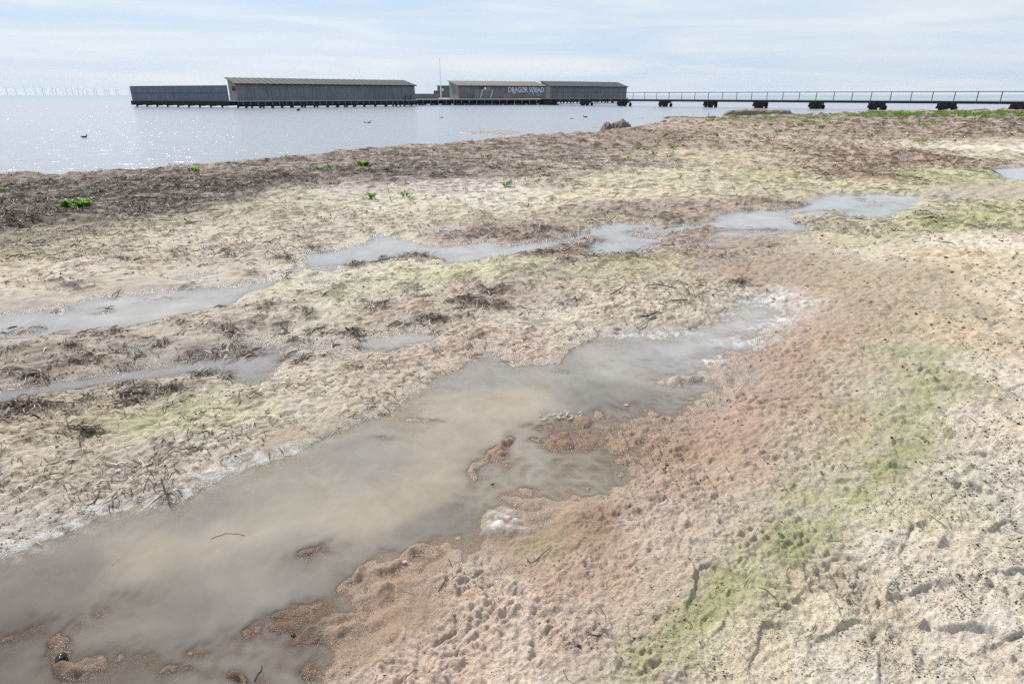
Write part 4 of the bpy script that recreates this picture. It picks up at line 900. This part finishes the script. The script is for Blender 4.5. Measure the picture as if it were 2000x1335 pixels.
def leaf(s_, p, az_, ln, wd, rise, rnd):
    """a broad curved blade of 4 segments"""
    d = Vector((math.cos(az_), math.sin(az_), 0)); sd_ = Vector((-d.y, d.x, 0)); k = len(s_.v); n = 4
    for i in range(n + 1):
        q = i / n; c = p + d * ln * q * (1 - .12 * q) + Vector((0, 0, rise * (q * 1.6 - q * q * 1.05)))
        ww = wd * (math.sin(math.pi * min(q * .92 + .08, 1)) ** .8) * .5 + .001; wv = .18 * wd * math.sin(q * 9 + rnd)
        s_.v += [tuple(c - sd_ * ww + Vector((0, 0, ww * .35 + wv))), tuple(c), tuple(c + sd_ * ww + Vector((0, 0, ww * .35 - wv)))]
        if i: s_.f += [(k + i * 3 - 3, k + i * 3 - 2, k + i * 3 + 1, k + i * 3), (k + i * 3 - 2, k + i * 3 - 1, k + i * 3 + 2, k + i * 3 + 1)]
def plant_mesh(s_, X_, Y_, z, wd, ht, n, rn):
    for i in range(n):
        a_ = rn.uniform(0, 6.28); q = math.sqrt(rn.random()) * wd * .36; c = Vector((X_ + q * math.cos(a_), Y_ + .6 * q * math.sin(a_), z + rn.uniform(-.01, .25) * ht))
        ll = rn.uniform(.55, 1.1) * max(ht * .8, wd * .18); leaf(s_, c, a_ + rn.uniform(-.9, .9), ll, ll * rn.uniform(.35, .6), ht * rn.uniform(.35, 1.0), rn.uniform(0, 6))
GP = 'green plants rooted on the seaweed bank'
PL = [(150,405,58,22,70,0,'largest bright green leafy plant on the dark seaweed at far left'),
 (3,376,16,12,16,0,'bright green plant cut off by the left edge of the view'),
 (380,337,22,13,24,0,'green plant on the crest of the bank against the water, left'),
 (624,333,22,11,22,0,'low spreading green plant, left one of a close pair on the bank'),
 (645,331,16,11,16,1,'duller green plant, right one of a close pair on the bank'),
 (708,326,27,15,36,0,'bright green bushy plant right of the close pair, below the shore edge'),
 (728,388,17,16,16,0,'small upright green plant on the pale mat, left of a duller one'),
 (790,384,18,13,12,1,'small dull yellow-green plant on the pale mat'),
 (803,389,8,6,5,1,'tiny dull seedling at the foot of the dull yellow-green plant'),
 (911,371,12,8,7,1,'tiny two-leaved yellow-green seedling alone on the pale mat'),
 (988,366,12,12,10,2,'dark green sprig next to the blue litter'),
 (781,301,10,7,8,0,'small green plant near the shore edge, left of the scattered row'),
 (847,296,18,8,12,0,'green plant close under the shore edge, left of three'),
 (872,297,14,6,8,1,'green plant close under the shore edge, middle of three'),
 (887,296,16,6,10,0,'green plant close under the shore edge, right of three'),
 (937,293,18,8,14,0,'bright green plant standing apart above the scattered row'),
 (842,317,12,7,8,0,'yellow-green plant alone on the brown bank below three others'),
 (950,308,18,9,14,0,'bright green plant at the left start of the scattered row')]
rn = random.Random(11)
def put_plant(x, y, wpx, hpx, n, mi, label, group=GP):
    X_, Y_, z = hgt(x, y); D = math.hypot(Y_, EYE) / F
    s_ = MB(); plant_mesh(s_, 0, 0, 0, wpx * D * 1.05, hpx * D, n, rn)
    o = s_.build('green_plant', LM[mi], None, True); o.location = (X_, Y_, z); tag(o, label, 'plant', group); return o
for (x, y, wx, hx, n, mi, lab) in PL: put_plant(x, y, wx, hx, n, mi, lab)
for (x, y) in [(996,309),(1004,310),(1022,312),(1037,312),(1047,311),(1078,313),(1104,314),(1110,313),(1062,313),(900,303),(922,317),(975,290),(1010,287),(1085,282)]:
    put_plant(x, y, rn.uniform(9, 14), rn.uniform(5, 8), 7, rn.choice([0, 0, 1]), 'small green seedling in the scattered row on the brown bank, centre', 'small seedlings in the scattered row')
for (x, y) in [(1155,303),(1152,320),(1236,295),(1244,288),(1262,292),(1282,286),(1280,301),(1266,303),(1308,308),(1325,276),(1330,282),(1340,272),(1355,279),(1366,284),(1245,307),(1228,312),(1300,268),(1316,288),(1398,265),(1402,268),(1350,268),(1290,276)]:
    put_plant(x, y, rn.uniform(8, 16), rn.uniform(5, 10), 8, rn.choice([0, 0, 1]), 'small green seedling in the loose patch right of the dark mound', 'small seedlings right of the mound')
for (x, y) in [(1477,247),(1500,245),(1522,257),(1558,249),(1575,244),(1592,246),(1622,243),(1716,246),(1722,249),(1752,245),(1766,246),(1795,243),(1805,244),(1828,243),(1698,265),(1796,280),(1812,282),(1835,271),(1868,276),(1886,271),(1640,243),(1660,238),(1905,238),(1940,244),(1545,240),(1510,238),(1604,250)]:
    put_plant(x, y, rn.uniform(14, 30), rn.uniform(5, 9), 16, rn.choice([0, 2, 0, 1]), 'green leafy clump scattered below the continuous green strip at far right', 'leafy clumps below the green strip')
# the continuous green strip along the far crest
s_ = MB()
for i in range(4500):
    x = rn.uniform(1380, 2300) if i % 3 else rn.uniform(1700, 2300)
    yb = 235 - (x - 1400) * .022 + rn.gauss(0, 1.8) if x < 1620 else rn.uniform(221.5, 231) - (x - 1650) * .004
    if pn(np.array([x / 24.0]), np.array([yb / 3.0]), 77)[0] < .02: continue
    X_, Y_ = ground_pt(x, yb, .05); z = float(beach(np.array([X_]), np.array([Y_]), False)[0])
    if z < -.3: continue
    plant_mesh(s_, X_, Y_, z, .6, rn.uniform(.08, .16) if x < 1660 else rn.uniform(.12, .28), 5, rn)
tag(s_.build('ground_cover', LM[0], None, True), 'strip of low green plants along the far shore in front of the pier', 'ground cover', kind='stuff')

# ------------------------------------------------------------------ litter, sticks and stones lying about
X_, Y_, z = hgt(994, 361); lt = blob('plastic_litter', M['lightblue'], (X_, Y_, z + .04), .035, .03, .03, 21, .7, 3, 'crumpled blue plastic litter beside the dark green sprig', 'litter')
X_, Y_, z = hgt(1002, 365); blob('paper_litter', M['pink'], (X_, Y_, z + .012), .04, .03, .014, 25, .7, 2, 'scrap of pale pink litter just right of the blue plastic', 'litter')
def stick(name, label, cat, m, pix, rad_, lift=.004, jag=0):
    P_ = []
    for (x, y) in pix:
        X_, Y_, z = hgt(x, y); z = max(z, 0.0); P_.append((X_, Y_, z + rad_ * .7 + lift))
    n = len(P_); s_ = MB(); s_.tube(P_, [rad_ * (1 - .5 * abs(i / (n - 1) - .4)) for i in range(n)], 7)
    o = s_.build(name, m, None, True); tag(o, label, cat); return o
stick('curved_twig', 'pale brown curved twig lying on the cream mat below the middle pool', 'twig', M['straw'], [(778, 521), (792, 527), (808, 530), (828, 529)], .007, .012)
stick('twig', 'dark sloping twig on the left of the pale hummock', 'twig', M['twig'], [(1193, 578), (1204, 571), (1216, 564)], .006, .012)
stick('twig', 'dark arched twig along the top of the pale hummock', 'twig', M['twig'], [(1264, 562), (1285, 560), (1305, 562), (1322, 566)], .005, .012)
stick('twig', 'dark short twig in the middle right of the pale hummock', 'twig', M['twig'], [(1310, 592), (1325, 590), (1343, 588)], .006, .012)
stick('twig', 'thick dark twig crossing another at the lower edge of the hummock', 'twig', M['twig'], [(1251, 621), (1266, 620), (1282, 618), (1292, 615)], .006, .01)
stick('twig', 'thin dark twig running down to the pool from the crossed pair', 'twig', M['twig'], [(1284, 617), (1270, 626), (1256, 636), (1246, 643)], .003, .008)
stick('reed_straw', 'longest pale straw lying on the trodden sand at right', 'straw', M['straw'], [(1805, 998), (1828, 1015), (1850, 1033)], .0022, .006)
stick('reed_straw', 'thin pale straw near the footprints at far right', 'straw', M['straw'], [(1872, 992), (1876, 1016)], .0016, .006)
stick('reed_straw', 'orange-brown straw on the sand above the long pool edge, left', 'straw', M['straw'], [(469, 803), (480, 797), (492, 791)], .0035, .004)
stick('reed_straw', 'pale straw across the edge of the big pool at lower left', 'straw', M['straw'], [(72, 1062), (79, 1067), (86, 1072)], .0018, .006)
stick('reed_straw', 'single pale straw floating in the big pool', 'straw', M['straw'], [(223, 1116), (230, 1110), (238, 1103)], .0014, .0)
stick('twig', 'dark crooked twig on the brown algae right of the white hummock', 'twig', M['twig'], [(1028, 1092), (1036, 1102), (1048, 1096), (1060, 1084), (1078, 1070)], .0018, .006)
stick('twig', 'dark branched twig in the pool near the bottom edge', 'twig', M['twig'], [(498, 1335), (505, 1322), (512, 1316), (513, 1306)], .0022, .0)
stick('twig', 'bent dark root at the edge of the big pool among tangled strands', 'twig', M['twig'], [(170, 990), (183, 985), (192, 972), (196, 958)], .003, .006)
stick('grass_stem', 'thin looped stem floating in the middle of the big pool', 'stem', M['twig'], [(416, 1070), (425, 1064), (445, 1058), (468, 1057), (482, 1060)], .0011, .0)
X_, Y_, z = hgt(121, 1289); blob('pebble', M['pebble'], (X_, Y_, z + .010), .013, .018, .012, 31, .35, 3, 'wet black pebble on the shining algae patch at lower left', 'pebble')
for (x, y, sz, lab) in ((573, 1243, .006, 'small dark chip of bark floating in the lower part of the pool'), (790, 1098, .008, 'small orange-brown shell on submerged algae in the pool'), (1740, 1036, .005, 'small dark pebble on the green-stained sand'), (1128, 1262, .007, 'small dark coiled worm cast on the pink mud'), (962, 949, .006, 'small dark stone at the foot of the long algae hummock'), (1223, 796, .010, 'pale pink shell alone in the upper right of the big pool')):
    X_, Y_, z = hgt(x, y); z = max(z, 0); blob('pale_shell' if 'shell' in lab else 'small_stone', M['pink'] if 'shell' in lab else M['pebble'], (X_, Y_, z + sz * .3), sz * 1.5, sz, sz * .6, int(x), .4, 2, lab, 'shell' if 'shell' in lab else 'stone')
# bleached stems washed together in the pool
s_ = MB()
for i in range(34):
    x = rn.gauss(1092, 24); y = rn.gauss(815, 4.5) - (x - 1092) * .05; X_, Y_ = ground_pt(x, y, .004); a_ = rn.uniform(-.9, .9); ll = rn.uniform(.015, .035)
    s_.tube([(X_, Y_, .003), (X_ + ll * math.cos(a_) * .5, Y_ + ll * math.sin(a_) * .5, .012), (X_ + ll * math.cos(a_), Y_ + ll * math.sin(a_), .005)], [.0022, .0026, .0014], 5)
tag(s_.build('bleached_stems', M['pale'], None, True), 'cluster of short bleached stems floating in the big pool', 'stems', kind='stuff')

# ------------------------------------------------------------------ eelgrass strands strewn over the beach
m_str, t, P, out = mat('eelgrass')
a_ = nd(t, 'ShaderNodeAttribute', attribute_name='tone'); t.links.new(a_.outputs['Color'], P.inputs['Base Color']); P.inputs['Roughness'].default_value = .58; P.inputs['Specular IOR Level'].default_value = .3
def strands(name, label, px, py, lift, lmin, lmax, wd, dark, seed, curl=1.0, dirb=None, bright=.8):
    g = np.random.default_rng(seed); n = len(px)
    v = py - 667.5; dz = -(F * ST + v * CT); t_ = -EYE / dz; X_ = (px - 1000) * t_; Y_ = (F * CT - v * ST) * t_
    ln = g.uniform(lmin, lmax, n) * (1 + .0 * X_); th_ = g.uniform(0, 2 * math.pi, n) if dirb is None else g.normal(dirb, .5, n)
    K = 6; cv = g.normal(0, 1.1 * curl, n) / np.maximum(ln, .02) * .35
    pts_ = np.zeros((n, K, 3), np.float32); xx = X_.copy(); yy = Y_.copy(); tt = th_.copy()
    for k in range(K):
        pts_[:, k, 0] = xx; pts_[:, k, 1] = yy
        xx = xx + np.cos(tt) * ln / (K - 1); yy = yy + np.sin(tt) * ln / (K - 1); tt = tt + cv * ln / (K - 1) + g.normal(0, .22, n)
    z = beach(pts_[..., 0].ravel(), pts_[..., 1].ravel(), False).reshape(n, K)
    d_ = np.gradient(pts_[..., :2], axis=1); d_ /= np.linalg.norm(d_, axis=2, keepdims=True) + 1e-9
    arch = np.sin(np.linspace(0, math.pi, K))[None, :] * g.uniform(0, 1, (n, 1)) + g.uniform(-.1, .8, (n, 1))
    z = np.maximum(z, .0) + .0025 + arch * lift[:, None]
    wv = (wd * g.uniform(.5, 1.25, n))[:, None] * np.array([.5, .9, 1, 1, .8, .3])[None, :]
    tilt = g.normal(0, .5, n)[:, None]
    ox = -d_[..., 1] * wv / 2; oy = d_[..., 0] * wv / 2; oz = wv / 2 * np.tan(np.clip(tilt, -1, 1))
    Va = np.stack([pts_[..., 0] - ox, pts_[..., 1] - oy, z - oz], -1); Vb = np.stack([pts_[..., 0] + ox, pts_[..., 1] + oy, z + oz], -1)
    VV = np.stack([Va, Vb], 2).reshape(-1, 3)
    b = (np.arange(n) * K * 2)[:, None] + np.arange(K - 1)[None, :] * 2; q = np.stack([b, b + 2, b + 3, b + 1], -1).reshape(-1, 4)
    me = bpy.data.meshes.new(name); me.vertices.add(len(VV)); me.vertices.foreach_set('co', VV.astype(np.float32).ravel())
    me.loops.add(q.size); me.loops.foreach_set('vertex_index', q.ravel().astype(np.int32)); me.polygons.add(len(q)); me.polygons.foreach_set('loop_start', np.arange(0, q.size, 4, dtype=np.int32)); me.update(calc_edges=True)
    pal = np.array([lin((92, 74, 64)), lin((66, 50, 42)), lin((120, 98, 80)), lin((150, 128, 104)), lin((196, 180, 152)), lin((214, 204, 184))]) * bright
    pr = np.array([.3 * dark, .38 * dark, .2, .12, .09, .05]); pr = pr / pr.sum()
    c = pal[g.choice(6, n, p=pr)] * g.uniform(.7, 1.3, (n, 1)); c = np.repeat(np.clip(c, 0, .8), K * 2, 0)
    vattr(me, 'tone', c, 'C')
    return tag(link(name, me, m_str), label, 'seaweed', kind='stuff')
g = np.random.default_rng(4)
# piled clumps
NP = 330000
px = g.uniform(-250, 2250, NP); py = 375 + (1345 - 375) * g.random(NP) ** 1.6
v = py - 667.5; t_ = EYE / (F * ST + v * CT); X_ = (px - 1000) * t_; Y_ = (F * CT - v * ST) * t_
aa, ll = np.arctan2(X_, Y_), np.log(np.hypot(X_, Y_)); rr_ = np.hypot(X_, Y_)
wob = pn(X_ / .3, Y_ / .3, 91) * .05 / np.maximum(rr_, 1.5)
d = samp(clump, aa + wob, ll + wob); kk = samp(mapk, aa, ll); sp_m = samp(sd_pool, aa, ll) * rr_
fine = pn(X_ / .09, Y_ / .09, 92); 
dens = np.clip(d - .25, 0, 1) * 1.5 * (.6 + fine)
ok = g.random(NP) < np.clip(dens, 0, 1) * 1.0
s1 = strands('seaweed_clumps', 'dark brown clumps of eelgrass strands heaped along the pools', px[ok], py[ok], .018 * d[ok] + .003, .04, .12, .0056, 1.5, 5)
# the thick mats of the upper shore
NK = 330000
px2 = g.uniform(-250, 2350, NK); py2 = 219 + (520 - 219) * g.random(NK) ** 1.15
v = py2 - 667.5; t_ = EYE / (F * ST + v * CT); X2 = (px2 - 1000) * t_; Y2 = (F * CT - v * ST) * t_
a2, l2 = np.arctan2(X2, Y2), np.log(np.hypot(X2, Y2)); k2 = samp(mapk, a2, l2); r2 = np.hypot(X2, Y2); sl2 = samp(sd_land, a2, l2) * r2; sp2 = samp(sd_pool, a2, l2) * r2
den2 = (k2[:, 3] * 1.0 + k2[:, 4] * .8 + k2[:, 2] * .10 + .25 * samp(clump, a2, l2)) * np.clip(.7 + .9 * pn(X2 / 1.1, Y2 / 1.1, 96), .05, 1) * (sl2 > .15) * (sp2 > .05)
ok = g.random(NK) < den2 * .8
s0 = strands('seaweed_mat', 'matted brown and grey seaweed covering the upper shore', px2[ok], py2[ok], np.full(ok.sum(), .028), .04, .20, .00045 * r2[ok] + .0025, 1.1, 8, .8, None, .50)
# thin scatter over the bleached mat and beside the pools
base = kk[:, 2] * .105 * (py > 430) + kk[:, 4] * .08 + kk[:, 0] * .006 + kk[:, 1] * .003 + .05 * kk[:, 5]
base *= np.clip(.55 + 1.5 * pn(X_ / .35, Y_ / .35, 93) + .8 * fine, 0, 2.2) * (sp_m > .0) + .0
base += .016 * (sp_m < 0) * (kk[:, 5] > .5) * (fine > .25)
ok = g.random(NP) < base * 1.3
s2 = strands('seaweed_scatter', 'thin dark and pale eelgrass strands strewn over the bleached mud', px[ok], py[ok], np.full(ok.sum(), .004), .015, .085, .0011 + .0006 * np.hypot(X_, Y_)[ok], 1.5, 6, 1.5)

# ------------------------------------------------------------------ crumbs of dry sand and specks of debris, loose on the beach
m_cr, t, P, out = mat('crumbs')
a_ = nd(t, 'ShaderNodeAttribute', attribute_name='tone'); t.links.new(a_.outputs['Color'], P.inputs['Base Color']); P.inputs['Roughness'].default_value = .85; P.inputs['Specular IOR Level'].default_value = .2
NC = 240000
px = g.uniform(-150, 2300, NC); py = 400 + (1345 - 400) * g.random(NC) ** .75
v = py - 667.5; t_ = EYE / (F * ST + v * CT); X_ = (px - 1000) * t_; Y_ = (F * CT - v * ST) * t_
rr_ = np.hypot(X_, Y_); aa, ll = np.arctan2(X_, Y_), np.log(rr_)
kk = samp(mapk, aa, ll); sp_m = samp(sd_pool, aa, ll) * rr_
fn = pn(X_ / .22, Y_ / .22, 97) + .8 * pn(X_ / .07, Y_ / .07, 98)
ok = g.random(NC) < (kk[:, 0] * .75 + kk[:, 1] * .16 + kk[:, 2] * .30) * np.clip(.30 + 1.5 * fn, .03, 1) * (sp_m > .02)
X_, Y_, rr_, kk = X_[ok], Y_[ok], rr_[ok], kk[ok]; n = len(X_)
zz, cc_, *_ = beach(X_, Y_)
sz = (.0011 + .0011 * g.random(n) ** 3 * 3) * np.clip(rr_ / 2.4, .8, 4)
O8 = np.array([(1, 0, 0), (0, 1, 0), (-1, 0, 0), (0, -1, 0), (0, 0, 1), (.3, .2, -.6)], np.float32)
VV = O8[None] * (1 + .45 * g.normal(0, 1, (n, 6, 1))) * sz[:, None, None] * np.array([1.3, 1.0, .8])
VV[..., 0] += X_[:, None]; VV[..., 1] += Y_[:, None]; VV[..., 2] += (zz + sz * .35)[:, None]
Q = np.array([(0, 1, 4), (1, 2, 4), (2, 3, 4), (3, 0, 4), (1, 0, 5), (2, 1, 5), (3, 2, 5), (0, 3, 5)])
q = (Q[None] + (np.arange(n) * 6)[:, None, None]).reshape(-1, 3)
me = bpy.data.meshes.new('sand_crumbs'); me.vertices.add(n * 6); me.vertices.foreach_set('co', VV.astype(np.float32).ravel())
me.loops.add(q.size); me.loops.foreach_set('vertex_index', q.ravel().astype(np.int32)); me.polygons.add(len(q)); me.polygons.foreach_set('loop_start', np.arange(0, q.size, 3, dtype=np.int32)); me.update(calc_edges=True)
dk_ = g.random(n) < .17
c = np.where(dk_[:, None], lin((70, 58, 48))[None] * g.uniform(.4, 1.6, (n, 1)), cc_ * g.uniform(.7, 1.1, (n, 1)))
vattr(me, 'tone', np.repeat(np.clip(c, 0, .8), 6, 0), 'C')
tag(link('sand_crumbs', me, m_cr), 'loose crumbs of sand and dark specks of debris on the beach', 'debris', kind='stuff')

# ------------------------------------------------------------------ the air, pale with distance
s_ = MB(); HB = 16500.0
s_.box((-HB, -HB, -3.0), (2 * HB, 0, 0), (0, 2 * HB, 0), (0, 0, 135.0))
m_hz, t, P, out = mat('haze'); t.nodes.remove(P)
pv = nd(t, 'ShaderNodeVolumePrincipled', Density=2.2e-5, Anisotropy=.2); pv.inputs['Color'].default_value = (.86, .92, 1.0, 1)
t.links.new(pv.outputs[0], out.inputs['Volume'])
tag(s_.build('haze', m_hz), 'thin pale haze over the sea', 'haze', kind='stuff')
